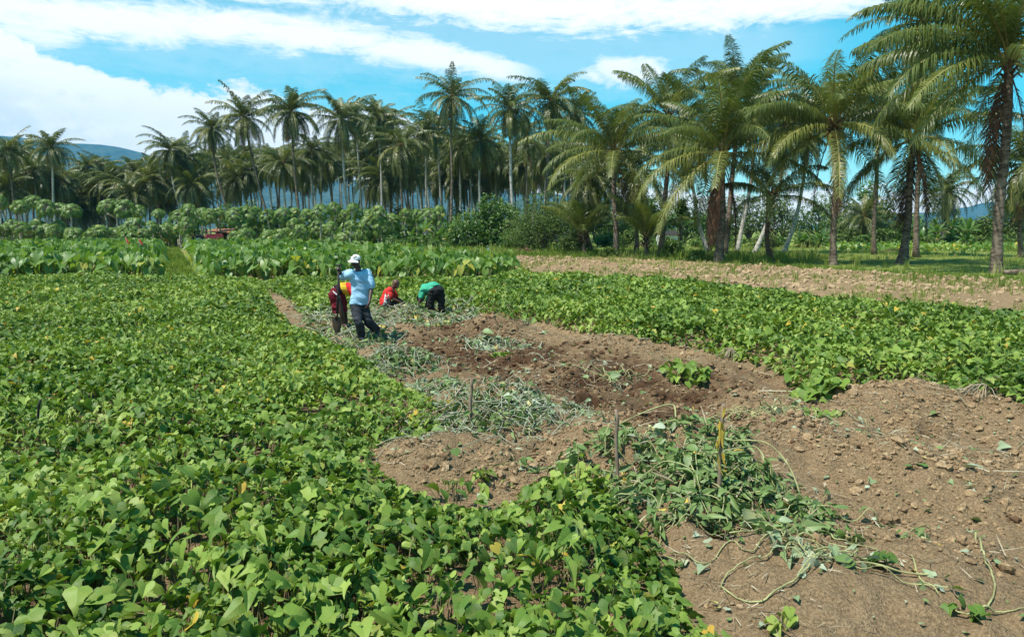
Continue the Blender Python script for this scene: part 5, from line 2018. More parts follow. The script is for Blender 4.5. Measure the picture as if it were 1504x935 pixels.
def build_stooping_woman():
    O = foot(503, 480)
    Y0 = O[1]
    J = lambda px, py, dy=0.0: np.array(at_depth(px, py, Y0 + dy)) - O
    t = person('stooping woman in maroon skirt and yellow and red top behind the capped man', O)
    lat = np.array([.25, .97, 0])
    pel, wai, che, neck = J(494, 429, .0), J(502, 424, .05), J(515, 425, .12), J(524, 431, .16)
    hd = J(530, 440, .20)
    Rs, Ls = J(519, 429, -.02), J(520, 428, .34)
    Re, Rw = J(522, 446, -.04), J(525, 461, .02)
    Le, Lw = J(524, 446, .36), J(528, 460, .30)
    hips = [(J(496, 433, -.09), J(501, 456, -.11), J(505, 476, -.06), J(511, 479, -.14)), (J(497, 433, .12), J(506, 456, .14), J(509, 475, .16), J(515, 478, .10))]
    G = Geo()
    G.add(*loft([pel, wai, che, neck], [.16, .13, .15, .06], [.11, .09, .10, .06], lat))
    limb(G, [neck, (neck + hd) / 2, hd], [.055, .05, .05])
    B = head(G, hd, (.5, -.1, -.85), (.8, .1, .3))
    for s, e, w, sd in ((Rs, Re, Rw, 1), (Ls, Le, Lw, -1)):
        arm_skin(G, s, e, w, .9)
        hand(G, w, np.array([.2, -.05, -1.0]), np.array([.8, 0, 0]), sd, .8)
    for h, k, a, to in hips:
        leg_skin(G, h, k, a, to, .95)
    fused_obj('body', G, M['skin'], t, .009, 3)
    eyes(hd, B, t)
    S = Geo()
    V, F = ball(hd + B @ np.array([0, -.02, .04]), .112, 12, 9, (1, 1, 1))
    S.add(V, F)
    fused_obj('hair', S, M['hair'], t, .014, 2, .01)
    S = Geo()
    S.add(*loft([J(500, 458.5, .02), J(498, 445, .02), J(494, 431, .0), J(496.5, 424, .02)], [.175, .185, .19, .145], [.150, .155, .155, .125], lat, 22))
    fused_obj('skirt', S, M['maroon'], t, .014, 4, .035, seed=8)
    S = Geo()
    S.add(*loft([J(493.5, 428, .0), wai, che, J(521, 428, .14), neck], [.195, .18, .185, .15, .08], [.145, .130, .135, .11, .07], lat, 22))
    limb(S, [Rs, Rs + (Re - Rs) * .55], [.08, .075])
    limb(S, [Ls, Ls + (Le - Ls) * .55], [.08, .075])
    x1, x2 = J(503, 424)[0], J(510.5, 424)[0]

    def pick(c):
        q = c[:, 0] + .35 * c[:, 2]
        q0 = .35 * J(503, 424)[2]
        return np.where(q < x1 + q0, 0, np.where(q < x2 + q0, 1, 2))
    fused_obj('blouse', S, [M['dark_cloth'], M['yellow_cloth'], M['red_cloth']], t, .014, 4, .025, pick, 9)
    S = Geo()
    a, b = J(487.5, 425, -.05), J(496, 433.5, -.16)
    S.add(*tube(spline([J(490, 421.5, -.02), J(489, 427, -.13), J(494, 432, -.19), J(499, 436, -.20)], 10), .014, 6))
    S.obj('waistband', M['white_cloth'], t)


def build_crouching_man():
    O = foot(572, 454)
    Y0 = O[1]
    J = lambda px, py, dy=0.0: np.array(at_depth(px, py, Y0 + dy)) - O
    t = person('bald man in red shirt crouching among the pulled vines', O)
    lat = np.array([.25, -.97, 0])
    pel, wai, che, neck, hd = J(565.5, 448, .02), J(566.5, 440, .02), J(571, 430, .03), J(576, 423, .03), J(581.5, 417, .0)
    Rs, Ls = J(571.5, 427.5, -.17), J(576, 427, .21)
    Re, Rw = J(574, 437.5, -.24), J(588.5, 443.5, -.20)
    Le, Lw = J(583, 437, .22), J(592, 443, .12)
    legs = [(J(566, 450, -.09), J(580, 446, -.14), J(570, 454, -.12), J(577, 455, -.14)), (J(567, 450, .11), J(582, 446, .16), J(572, 454, .13), J(579, 455, .14))]
    G = Geo()
    G.add(*loft([pel, wai, che, neck + [0, 0, -.04], neck], [.15, .14, .165, .11, .06], [.10, .095, .105, .08, .06], lat))
    limb(G, [neck + [-.01, 0, -.03], (neck + hd) / 2, hd + [-.01, 0, -.01]], [.06, .056, .055])
    B = head(G, hd, (.85, -.25, -.45), (.35, 0, 1))
    arm_skin(G, Rs, Re, Rw)
    arm_skin(G, Ls, Le, Lw)
    hand(G, Rw, J(593, 447.5, -.20) - Rw, np.array([0, .3, -.9]), 1, .6)
    hand(G, Lw, np.array([.6, -.2, -.7]), np.array([-.5, 0, -.6]), -1, .7)
    for h, k, a, to in legs:
        leg_skin(G, h, k, a, to)
    fused_obj('body', G, M['skin_warm'], t, .0085, 3)
    eyes(hd, B, t)
    S = Geo()
    S.add(*loft([J(566, 447.5, .02), wai, che, J(574, 426.5, .03), neck], [.195, .20, .205, .17, .08], [.145, .14, .145, .115, .07], lat, 22))
    limb(S, [Rs, Rs + (Re - Rs) * .75], [.088, .084])
    limb(S, [Ls, Ls + (Le - Ls) * .7], [.088, .084])
    d0 = unit(neck - pel)
    back = np.cross(d0, lat)
    if back[0] > 0:
        back = -back

    def pick(c):
        h = (c - pel) @ d0
        s = (c - pel) @ back
        f = (c - pel) @ lat
        band = (s > -.045) & (s < .07 + .2 * h) & (f > .02) & (h < .27 + .08 * np.sin(c[:, 0] * 60))
        return np.where(band, 1, 0)
    fused_obj('shirt', S, [M['red_cloth'], M['white_cloth']], t, .013, 4, .03, pick, 12)
    S = Geo()
    S.add(*loft([J(565, 451, .02), pel, pel + [0, 0, .06]], [.165, .18, .15], [.12, .13, .10], lat))
    for h, k, a, to in legs:
        limb(S, [h, (h + k) / 2, k], [.10, .095, .08])
        limb(S, [k, (k + a) / 2, a], [.08, .075, .065])
    fused_obj('trousers', S, M['black_trousers'], t, .014, 4, .03, seed=14)


def build_bending_man():
    O = foot(643, 464)
    Y0 = O[1]
    J = lambda px, py, dy=0.0: np.array(at_depth(px, py, Y0 + dy)) - O
    t = person('person in green shirt and dark trousers bent right over, seen from behind', O)
    lat = np.array([.88, .45, 0])
    pel, wai, che, neck, hd = J(641, 428, .0), J(637, 422, .10), J(628, 424, .26), J(622, 430, .36), J(618.5, 438, .42)
    Ns, Fs = J(622, 425, .12), J(634, 426, .46)
    Ne, Nw = J(618.5, 436, .10), J(615.5, 445, .06)
    Fe, Fw = J(629, 440, .50), J(624, 452, .44)
    legs = [(J(635.5, 431, -.02), J(633, 447, .0), J(634.5, 460, .08), J(631, 463, -.02)), (J(646, 431, .04), J(648.5, 447, .02), J(648, 461, .08), J(645, 464, -.04))]
    G = Geo()
    G.add(*loft([pel, wai, che, neck], [.15, .135, .165, .06], [.10, .095, .105, .06], lat))
    limb(G, [neck, (neck + hd) / 2, hd], [.058, .054, .05])
    B = head(G, hd, (-.2, -.5, -.6), (-.5, .4, -.6))
    arm_skin(G, Ns, Ne, Nw)
    arm_skin(G, Fs, Fe, Fw)
    hand(G, Nw, np.array([-.15, 0, -1.0]), np.array([.8, .2, 0]), 1, .9)
    hand(G, Fw, np.array([-.3, 0, -1.0]), np.array([-.8, .2, 0]), -1, .9)
    for h, k, a, to in legs:
        leg_skin(G, h, k, a, to)
    fused_obj('body', G, M['skin'], t, .009, 3)
    eyes(hd, B, t)
    S = Geo()
    S.add(*ball(hd + B @ np.array([0, -.025, .045]), .104, 12, 9))
    fused_obj('hair', S, M['hair'], t, .014, 2, .01)
    S = Geo()
    S.add(*loft([J(641.5, 425, .02), wai, che, neck], [.185, .19, .205, .09], [.14, .14, .145, .075], lat, 22))
    limb(S, [Ns, Ns + (Ne - Ns) * .95], [.090, .078])
    limb(S, [Fs, Fs + (Fe - Fs) * .9], [.090, .078])
    fused_obj('shirt', S, M['green_shirt'], t, .013, 4, .035, seed=21)
    S = Geo()
    S.add(*loft([J(641, 433, .0), pel + [.01, 0, .02], J(640, 424, .05)], [.20, .205, .165], [.15, .165, .12], lat, 22))
    for h, k, a, to in legs:
        limb(S, [h, (h + k) / 2, k], [.125, .112, .092])
        limb(S, [k, (k + a) / 2], [.092, .084])
    fused_obj('trousers', S, M['black_trousers'], t, .013, 4, .035, seed=22)
    for h, k, a, to in legs:
        S = Geo()
        boot(S, k, a, to, .68, 1.15)
        fused_obj('boot', S, M['rubber_grey'], t, .012, 3)


build_standing_man()
build_stooping_woman()
build_crouching_man()
build_bending_man()


# ------------------------------------------------------------------ heaps of pulled vines, loose runners, sticks
NARROW = leaf_coarse([(0, 0), (-.02, .05), (0.0, .14), (.1, .25), (.25, .40), (.45, .42), (.70, .28), (.9, .1), (1, 0)], .3, .35)


def heap(label, lobes, nstem, nleaf, leaf, seed, green=0.3, spear=0.5, vine_r=0.005, stem_mat='pale_vine'):
    """lobes: (foot px, foot py, half width m, half depth m, height m)."""
    rng = np.random.default_rng(seed)
    L = [(*foot(px, py), w, d, h) for px, py, w, d, h in lobes]
    c0 = np.array([L[0][0], L[0][1], L[0][2]])
    t = thing('vine_heap', label, 'vine heap', tuple(c0))

    def top(x, y):
        z = ground_z(x, y)
        b = np.zeros(len(x))
        for lx, ly, lz, w, d, h in L:
            b = np.maximum(b, h * np.clip(1 - ((x - lx) / w) ** 2 - ((y - ly) / d) ** 2, 0, 1) ** 0.7)
        return z, b
    areas = np.array([l[3] * l[4] for l in L])
    pl = areas / areas.sum()
    S = Geo()
    ends = []
    for _ in range(nstem):
        l = L[rng.choice(len(L), p=pl)]
        a, r = rng.random() * 2 * PI, math.sqrt(rng.random()) * 0.95
        p = np.array([l[0] + l[3] * r * math.cos(a), l[1] + l[4] * r * math.sin(a)])
        ang = rng.random() * 2 * PI
        cur = rng.normal(0, .5)
        pts = []
        lift = rng.random() * 0.9 + 0.15
        step = (0.10 + 0.10 * rng.random()) * max(0.6, l[3])
        for k in range(8):
            z, b = top(np.array([p[0]]), np.array([p[1]]))
            pts.append((p[0], p[1], z[0] + 0.012 + b[0] * lift + 0.03 * abs(rng.normal()) + (0.10 * rng.random() if rng.random() < .15 else 0)))
            ang += cur + rng.normal(0, .35)
            p = p + np.array([math.cos(ang), math.sin(ang)]) * step
        P = spline(pts, 22)
        V, F = tube(P - c0, vine_r * (0.7 + 0.6 * rng.random()), 5, cap=False)
        S.add(V, F, rng.random())
        ends.append(P[::3])
    S.obj('stems', M[stem_mat], t)
    E = np.vstack(ends)
    n = nleaf
    k1 = int(n * 0.55)
    q1 = E[rng.integers(0, len(E), k1)] + rng.normal(0, .02, (k1, 3))
    q2 = []
    for _ in range(n - k1):
        l = L[rng.choice(len(L), p=pl)]
        a, r = rng.random() * 2 * PI, math.sqrt(rng.random()) * 0.92
        x, y = l[0] + l[3] * r * math.cos(a), l[1] + l[4] * r * math.sin(a)
        q2.append((x, y))
    q2 = np.array(q2)
    z, b = top(q2[:, 0], q2[:, 1])
    q2 = np.c_[q2, z + 0.015 + b * (0.35 + 0.65 * rng.random(len(q2)))]
    q = np.vstack([q1, q2])
    G = Geo()
    s = leaf * np.exp(rng.normal(0, .3, n))
    fresh = fbm(q[:, 0], q[:, 1], 0.5, 2, seed) + rng.normal(0, .12, n)
    tint = np.clip(np.where(fresh > 0.28 - green, 0.25 + rng.normal(0, .14, n), 0.72 + rng.normal(0, .14, n)), 0.02, 0.95)
    tint = np.where(rng.random(n) < 0.012, 0.99, tint)
    R = leaf_R(n, rng, -25, 80, 45)
    S3 = np.c_[s, s * np.where(rng.random(n) < spear, 0.36, 0.75), s]
    pick = rng.integers(0, 4, n)
    for k in range(4):
        i = pick == k
        V, F = (FINE[0], FINE[3], NARROW, NARROW)[k]
        G.scatter(V, F, R[i], S3[i], q[i] - c0, tint[i], 0, V[:, :2])
    G.obj('leaves', M['wilt'], t)
    D = Geo()
    m = nleaf // 3
    qd = q[rng.integers(0, n, m)] + rng.normal(0, .03, (m, 3)) * [1, 1, .3]
    Rd = np.einsum('nij,njk->nik', rot_z(rng.random(m) * 2 * PI), np.einsum('nij,njk->nik', rot_y(rng.normal(0, .4, m)), rot_x(rng.normal(0, .8, m))))
    D.scatter(*STRAND, Rd, np.c_[leaf * np.exp(rng.normal(0, .5, m)), leaf * .10 * np.exp(rng.normal(0, .4, m)), leaf * rng.normal(0, 1, m)], qd - c0, rng.random(m) * .8)
    D.obj('dry_leaves', M['straw'], t)
    return t


heap('big heap of pulled vines with green narrow leaves around the stick with yellow leaves', [(985, 712, 0.62, 0.62, 0.20), (1060, 706, 0.50, 0.55, 0.15), (1135, 752, 0.48, 0.42, 0.09), (885, 672, 0.42, 0.35, 0.12), (1185, 765, 0.25, 0.25, 0.08), (1010, 660, 0.55, 0.4, 0.18)], 80, 1900, 0.100, 501, 0.68, 0.8, 0.0042)
heap('greyish wilted vine heap lying over the mound behind the short brown stick', [(712, 600, 0.85, 0.7, 0.15), (655, 590, 0.50, 0.5, 0.10), (765, 598, 0.5, 0.5, 0.12)], 120, 1150, 0.080, 502, 0.42, 0.6, 0.0040, 'grey_vine')
heap('greyish wilted vine heap at the field edge in front of the capped man', [(575, 530, 0.75, 0.8, 0.14), (545, 515, 0.55, 0.7, 0.12), (615, 542, 0.4, 0.4, 0.08)], 80, 900, 0.09, 503, 0.44, 0.6, 0.005, 'grey_vine')
heap('small bunch of pale upturned leaves on the soil below the big heap', [(1165, 815, 0.20, 0.15, 0.07)], 9, 60, 0.075, 504, -.3, 0.1, 0.005)
heap('small wilted vine sprig between the grey heap and the big heap', [(850, 605, 0.22, 0.2, 0.08)], 8, 40, 0.08, 505, 0.1, 0.3, 0.005, 'grey_vine')
heap('tangle of thin vines lying below the dry mounds of the far bed', [(1125, 605, 0.45, 0.25, 0.07), (1180, 608, 0.25, 0.2, 0.06)], 22, 75, 0.075, 506, 0.15, 0.5, 0.005)
heap('little vine sprig on the dark dug earth near the green tuft', [(905, 560, 0.25, 0.35, 0.06)], 8, 30, 0.09, 507, 0.3, 0.4, 0.007)
heap('low patch of wilted vines on the dark dug earth in front of the bent worker', [(735, 512, 0.6, 0.5, 0.10), (700, 512, 0.4, 0.4, 0.08)], 26, 190, 0.10, 508, 0.2, 0.5, 0.008, 'grey_vine')


def pulled_vines():
    """Wilting vines thrown about where the people work: one mass."""
    rng = np.random.default_rng(510)
    P = poly_world([(455, 452), (520, 448), (600, 446), (705, 447), (700, 470), (640, 478), (590, 486), (575, 470), (560, 500), (505, 508), (470, 495), (440, 470)], 0.1)
    G = Geo()
    q = sample_density(P, 115, rng, 12, 30)
    n = len(q)
    z = ground_z(q[:, 0], q[:, 1])
    V, F = COARSE[0]
    V2, F2 = COARSE[5]
    t = np.clip(0.36 + 0.26 * rng.normal(0, 1, n), 0.02, 0.96)
    t = np.where(rng.random(n) < 0.03, 0.985, t)
    s = 0.12 * np.exp(rng.normal(0, .3, n))
    pos = np.c_[q, z + 0.03 + 0.15 * rng.random(n) * (0.6 + fbm(q[:, 0], q[:, 1], 0.8, 2, 61))]
    R = leaf_R(n, rng, -20, 75, 40)
    i = rng.random(n) < .5
    G.scatter(V, F, R[i], np.c_[s, s * .6, s][i], pos[i], t[i], 0, V[:, :2])
    G.scatter(V2, F2, R[~i], np.c_[s, s * .6, s][~i], pos[~i], t[~i], 0, V2[:, :2])
    for _ in range(200):
        p = q[rng.integers(n)]
        a = rng.random() * 2 * PI
        pts = []
        for k in range(5):
            pts.append((p[0], p[1], gz(*p) + 0.04 + 0.16 * rng.random()))
            a += rng.normal(0, .6)
            p = p + 0.17 * np.array([math.cos(a), math.sin(a)])
        V3, F3 = tube(spline(pts, 9), 0.009, 4, cap=False)
        G.add(V3, F3, 0.5, 1)
    o = G.obj('pulled_vines', [M['wilt'], M['grey_vine']])
    tag(o, 'pale wilting vines thrown about around the working people', 'pulled vines', None, 'stuff')


pulled_vines()

LOOSE = [
    ('long pale vine looped in a wide hairpin on the soil below the big heap', [(1285, 826), (1237, 821), (1208, 826), (1180, 845), (1135, 873), (1105, 877), (1077, 875), (1059, 862), (1077, 840), (1106, 825), (1141, 817), (1156, 801)], .0085, 'pale_vine'),
    ('pale vine running from the near leaves towards the small pale-leaf bunch', [(985, 815), (1000, 822), (1032, 817), (1074, 805), (1103, 800), (1130, 802), (1155, 812)], .0075, 'pale_vine'),
    ('straight pale vine slanting down from the stick with yellow leaves', [(1030, 705), (1055, 714), (1080, 734), (1112, 756), (1144, 779), (1162, 794)], .0075, 'pale_vine'),
    ('thick pale vine bent in an S near the lower right of the dug earth', [(1430, 793), (1436, 806), (1447, 831), (1458, 850), (1461, 865), (1452, 888), (1434, 902), (1412, 901), (1396, 893)], .0085, 'pale_vine'),
    ('short slanting pale vine left of the S-bent one', [(1337, 820), (1344, 838), (1354, 851), (1378, 876)], .0075, 'pale_vine'),
    ('pale vine lying flat right of the S-bent one', [(1436, 902), (1468, 900), (1504, 898), (1540, 899)], .0075, 'pale_vine'),
    ('brownish vine end pointing up from the small pale-leaf bunch', [(1195, 802), (1215, 792), (1232, 784), (1247, 780)], .0075, 'vine'),
    ('pale vine trailing flat from the hairpin loop', [(1230, 818), (1262, 822), (1294, 826), (1312, 832)], .006, 'pale_vine'),
    ('thin hooked vine beside a yellow leaf on the bare middle soil', [(1312, 749), (1335, 748), (1349, 752), (1361, 766), (1367, 779)], .006, 'pale_vine'),
    ('thin curved vine at the frame edge under the dry mounds', [(1467, 640), (1470, 648), (1482, 654), (1508, 659)], .006, 'grey_vine'),
    ('thin grey vine arching right of the grey heap', [(783, 526), (800, 532), (812, 546), (820, 561)], .008, 'grey_vine'),
    ('thin vine curling off the lower side of the grey heap', [(664, 588), (672, 606), (668, 622), (660, 632)], .007, 'grey_vine'),
    ('thin dark runner reaching out of the field edge over bare soil', [(600, 610), (640, 618), (672, 628), (690, 640)], .006, 'vine'),
    ('pale runner with brown end lying on the bare hollow', [(545, 690), (580, 672), (620, 660), (648, 662)], .006, 'vine'),
]
for lab, pix, r, mt in LOOSE:
    P = np.array([foot(px, py) + np.array([0, 0, 0.012]) for px, py in pix])
    c0 = P[0].copy()
    Q = spline(P, 12 * len(pix) // 3 + 12)
    Q[:, 2] = ground_z(Q[:, 0], Q[:, 1]) + r + 0.012 * (1 + np.sin(np.linspace(0, 9, len(Q))))
    G = Geo()
    r *= .8
    G.add(*tube(Q - c0, np.linspace(r, r * .6, len(Q)), 7))
    o = G.obj('loose_vine', M[mt])
    o.location = tuple(c0)
    tag(o, lab, 'vine', 'loose vines on the dug earth')


def arched_vines():
    """Runners standing up in arcs out of the big heap."""
    for lab, pix in [('pale runner arching high over the right side of the big heap', [(1077, 668, .30), (1105, 664, .36), (1128, 670, .36), (1151, 686, .30), (1167, 712, .20), (1176, 742, .10), (1174, 765, .02)]),
                     ('pale runner curling round right of the stick with yellow leaves', [(1050, 690, .34), (1085, 676, .36), (1109, 676, .34), (1122, 692, .28), (1119, 718, .2), (1104, 738, .12)]),
                     ('pale runner arching over the top of the big heap by the bare stick', [(905, 650, .2), (930, 632, .34), (965, 622, .4), (988, 620, .4), (992, 640, .3)])]:
        P = np.array([at(px, py, h) for px, py, h in pix])
        P[:, 2] += np.array([gz(*p[:2]) for p in P]) * 0.5
        c0 = np.array([P[-1][0], P[-1][1], gz(*P[-1][:2])])
        o = Geo().add(*tube(spline(P, 30) - c0, np.linspace(.006, .008, 30), 7)).obj('loose_vine', M['pale_vine'])
        o.location = tuple(c0)
        tag(o, lab, 'vine', 'runners arching out of the big heap')


arched_vines()


def stick(label, a, b, r, mat='stick', depth=0.12):
    """Stick from its foot pixel a to its top pixel b (same distance)."""
    f = foot(*a)
    tp = np.array(at_depth(b[0], b[1], f[1]))
    d = tp - f
    rng = np.random.default_rng(int(a[0]))
    P = np.array([f - d * .12 + d * u + rng.normal(0, r * .35, 3) for u in np.linspace(0, 1.12, 9)]) - f
    V, F = tube(P, r * (1.05 - .25 * np.linspace(0, 1, 9)) * (1 + .08 * rng.normal(0, 1, 9)), 9)
    t = thing('stick', label, 'stick', tuple(f), 0, 'sticks stuck in the field')
    Geo().add(V, F).obj('shaft', M[mat], t)
    return t, f, d


stick('short weathered brown stick standing in front of the grey wilted heap', (688, 612), (694, 556), .020)
stick('bare brown stick standing at the left side of the big heap', (908, 676), (905, 600), .017)
stick('dark slanting stick poking up from the leaves at the left', (46, 656), (60, 586), .014, 'dark_wood')
t, f, d = stick('tall thin stick hung with yellow leaves at the big heap', (1055, 739), (1062, 592), .016)
for k, (u, L, sx, ang) in enumerate([(.86, .09, -.01, .15), (.70, .17, -.03, .10), (.62, .12, .02, -.1), (.50, .22, -.05, .42), (.40, .10, .03, .2)]):
    V, F = leaf_fine(SPEAR if k % 2 else HEART, .3, .2, .04, k)
    S = np.array([L, L * .42, L])
    R = rot_z(1.3 * k + .4) @ rot_y(PI / 2 - .12) @ rot_x(.5 * k)
    G = Geo().add((V * S) @ R.T, F, .985, 0, V[:, :2])
    o = G.obj('yellow_leaf', M['potato'], t)
    o.location = tuple(d * (u + .1) + np.array([sx * .5, -.02, 0]))


def tuft(label, px, py, n, size, spread, height, mat, seed, kind='potato_tuft', cat='plant', tint=.6):
    rng = np.random.default_rng(seed)
    c = foot(px, py)
    t = thing(kind, label, cat, tuple(c))
    G, S = Geo(), Geo()
    for k in range(n):
        a, r = rng.random() * 2 * PI, spread * math.sqrt(rng.random())
        h = height * (1 - .55 * (r / spread) ** 2) * (.45 + .6 * rng.random())
        x, y = r * math.cos(a), r * math.sin(a)
        z0 = gz(c[0] + x, c[1] + y) - c[2]
        p = np.array([x, y, z0 + h])
        S.add(*tube([(x * .5, y * .5, z0), p * [.8, .8, .6], p], .004, 4, cap=False))
        V, F = FINE[int(rng.integers(0, 5))]
        R = leaf_R(1, rng, 5, 55)[0]
        G.add((V * size * math.exp(rng.normal(0, .25))) @ R.T + p, F, float(np.clip(tint + rng.normal(0, .15), .02, .94)), 0, V[:, :2])
    G.obj('leaves', M[mat], t)
    S.obj('stalks', M['vine'], t)


tuft('bright green sweet potato tuft standing alone on the dug earth before the far bed', 1006, 552, 75, .105, .34, .26, 'potato', 601, tint=.5)
tuft('small sprout with a few leaves in the bare hollow', 722, 712, 12, .085, .16, .14, 'potato', 602, tint=.7)
tuft('small seedling at the bottom edge on the bare soil', 1148, 922, 9, .075, .09, .12, 'potato', 603, tint=.8)
tuft('pair of fresh green leaves beside the vine tangle', 1200, 612, 10, .13, .2, .10, 'potato', 604, tint=.65)
tuft('small tuft lying near the dark stretch above the grey heap', 735, 527, 10, .12, .25, .12, 'potato', 605, tint=.5)
tuft('small green sprout right of the S-bent vine', 1420, 890, 9, .07, .12, .08, 'potato', 606, tint=.4)
tuft('sprawling sweet potato shoot rising over the near field tip', 845, 735, 30, .11, .30, .34, 'potato', 607, tint=.75)
tuft('thin dark sprout at the near edge of the bare hollow', 668, 742, 16, .085, .25, .26, 'potato', 608, tint=.45)
tuft('single drooping leaf sprout in the lower right soil', 1300, 835, 6, .09, .05, .14, 'potato', 609, tint=.3)
tuft('overhanging tuft of vines hanging from the far bed above the dry mounds', 1197, 582, 60, .13, .30, .22, 'potato', 610, tint=.5)


def straw_tuft(label, px, py, ang, n, L, seed):
    rng = np.random.default_rng(seed)
    c = foot(px, py)
    G = Geo()
    for k in range(n):
        a = ang + rng.normal(0, .35)
        l = L * (.5 + .6 * rng.random())
        p1 = np.array([math.cos(a) * l * .5, math.sin(a) * l * .5, .05 + .05 * rng.random()])
        p2 = np.array([math.cos(a) * l, math.sin(a) * l, -.05 + .05 * rng.random()])
        G.add(*tube(spline([rng.normal(0, .03, 3) + [0, 0, .04], p1, p2], 7), [.006, .005, .005, .004, .004, .003, .002], 4), rng.random())
    o = G.obj('straw_tuft', M['dry_white'])
    o.location = tuple(c)
    tag(o, label, 'straw tuft', 'dry straw tufts at the far bed')


M['dry_white'] = plain_mat('bleached_straw', (0.38, 0.32, 0.22), 0.9, 0.1, col2=(0.24, 0.19, 0.12), scale=10)
straw_tuft('bleached straw tuft hanging at the edge of the far bed by the green tuft', 1075, 527, -2.2, 26, .36, 701)
straw_tuft('bleached straw tuft below the far bed near the frame edge', 1445, 602, 3.5, 30, .40, 702)

# ------------------------------------------------------------------ small things at the back
M['rust'] = plain_mat('rusty_sheet_iron', (0.34, 0.14, 0.06), 0.8, 0.3, col2=(0.20, 0.09, 0.05), scale=2)
M['red_paint'] = plain_mat('faded_red_paint', (0.50, 0.06, 0.07), 0.5, 0.4, var=.3)
M['tyre'] = plain_mat('black_tyre', (0.02, 0.02, 0.02), 0.9, 0.2)
M['white_wall'] = plain_mat('white_wall_paint', (0.72, 0.72, 0.70), 0.8, 0.2, var=.12)
M['pale_wood'] = plain_mat('pale_rail_wood', (0.42, 0.36, 0.27), 0.9, 0.1, var=.3)
M['red_ribbon'] = plain_mat('red_ribbon', (0.55, 0.035, 0.05), 0.7, 0.2, var=.2)
M['blue_stake'] = plain_mat('blue_paint', (0.10, 0.24, 0.34), 0.6, 0.3, var=.2)
M['glass'] = plain_mat('dark_window_glass', (0.03, 0.04, 0.05), 0.1, 0.5)


def build_tractor():
    x, y, _ = at(302, 365.6)
    t = thing('tractor', 'small faded red tractor parked by the rusty shed behind the taro', 'tractor', (x, y, 0), RAD(25))
    t.scale = (1.25, 1.25, 1.25)
    G = Geo()
    for c, s in (((.75, 0, 1.0), (1.3, .62, .55)), ((-.35, 0, .85), (.9, .5, .4)), ((-.55, .55, 1.12), (.85, .30, .08)), ((-.55, -.55, 1.12), (.85, .30, .08))):
        G.add(*box(c, s))
    G.add(*box((1.43, 0, .98), (.08, .5, .42)))
    G.obj('body', M['red_paint'], t, smooth=False)
    for nm, px, py, r, w in (('wheel', -.55, .62, .62, .3), ('wheel', -.55, -.62, .62, .3), ('wheel', 1.0, .5, .36, .18), ('wheel', 1.0, -.5, .36, .18)):
        G = Geo()
        ring = [(r * .78 * math.cos(a), 0, r * .78 * math.sin(a)) for a in np.linspace(0, 2 * PI, 25)]
        G.add(*tube(ring, r * .24, 8, flat=1.0))
        o = G.obj(nm, M['tyre'], t)
        o.location = (px, py, r)
        G = Geo()
        G.add(*tube([(0, -.06, 0), (0, .06, 0)], r * .58, 16))
        G.obj('rim', M['white_wall'], o)
    G = Geo()
    G.add(*box((-.6, 0, 1.15), (.45, .45, .08)))
    G.add(*box((-.80, 0, 1.40), (.08, .45, .45)))
    G.obj('seat', M['tyre'], t, smooth=False)
    G = Geo()
    G.add(*tube([(.15 + .16 * math.cos(a) * .4, .18 * math.sin(a), 1.48 + .16 * math.cos(a)) for a in np.linspace(0, 2 * PI, 17)], .018, 6))
    G.add(*tube([(.35, 0, 1.15), (.15, 0, 1.48)], .02, 6))
    G.obj('steering_wheel', M['tyre'], t)
    G = Geo()
    G.add(*tube([(1.0, .18, 1.25), (1.0, .18, 1.85)], .035, 8))
    G.obj('exhaust', M['iron'], t)


def build_shed():
    x, y, _ = at(319, 365)
    t = thing('shed', 'open shed with rusty sheet roof among the papaya trees', 'shed', (x, y + 1.5, 0), RAD(-8))
    G = Geo()
    V, n = [], 25
    for i in range(n):
        u = -1.5 + 3.0 * i / (n - 1)
        for v, z in ((-1.2, 1.75), (1.2, 2.15)):
            V.append((u, v, z + .03 * math.sin(i * PI / 2)))
    F = [(2 * i, 2 * i + 2, 2 * i + 3, 2 * i + 1) for i in range(n - 1)]
    G.add(np.array(V), F)
    G.add(np.array(V) - [0, 0, .02], [f[::-1] for f in F])
    G.obj('roof', M['rust'], t)
    for px, py, h in ((-1.3, -1.05, 1.74), (1.3, -1.05, 1.74), (-1.3, 1.05, 2.1), (1.3, 1.05, 2.1)):
        G = Geo()
        G.add(*tube([(px, py, -.1), (px, py, h)], .05, 8))
        G.obj('post', M['pale_wood'], t)
    G = Geo()
    G.add(*box((0, 1.12, .9), (2.6, .05, 1.7)))
    G.obj('back_wall', M['dark_wood'], t, smooth=False)


def build_fence():
    a, b = np.array(at(262, 365)), np.array(at(292, 365))
    t = thing('fence', 'low pale rail fence left of the small red tractor', 'fence', tuple(a))
    d = b - a
    n = 4
    for k in range(n):
        G = Geo()
        p = d * k / (n - 1)
        G.add(*tube([p + [0, 0, -.1], p + [0, 0, 1.0]], .05, 7))
        G.obj('post', M['pale_wood'], t)
    for h in (.55, .9):
        G = Geo()
        G.add(*tube([[0, -.06, h], d + [0, -.06, h]], .035, 6))
        G.obj('rail', M['pale_wood'], t)


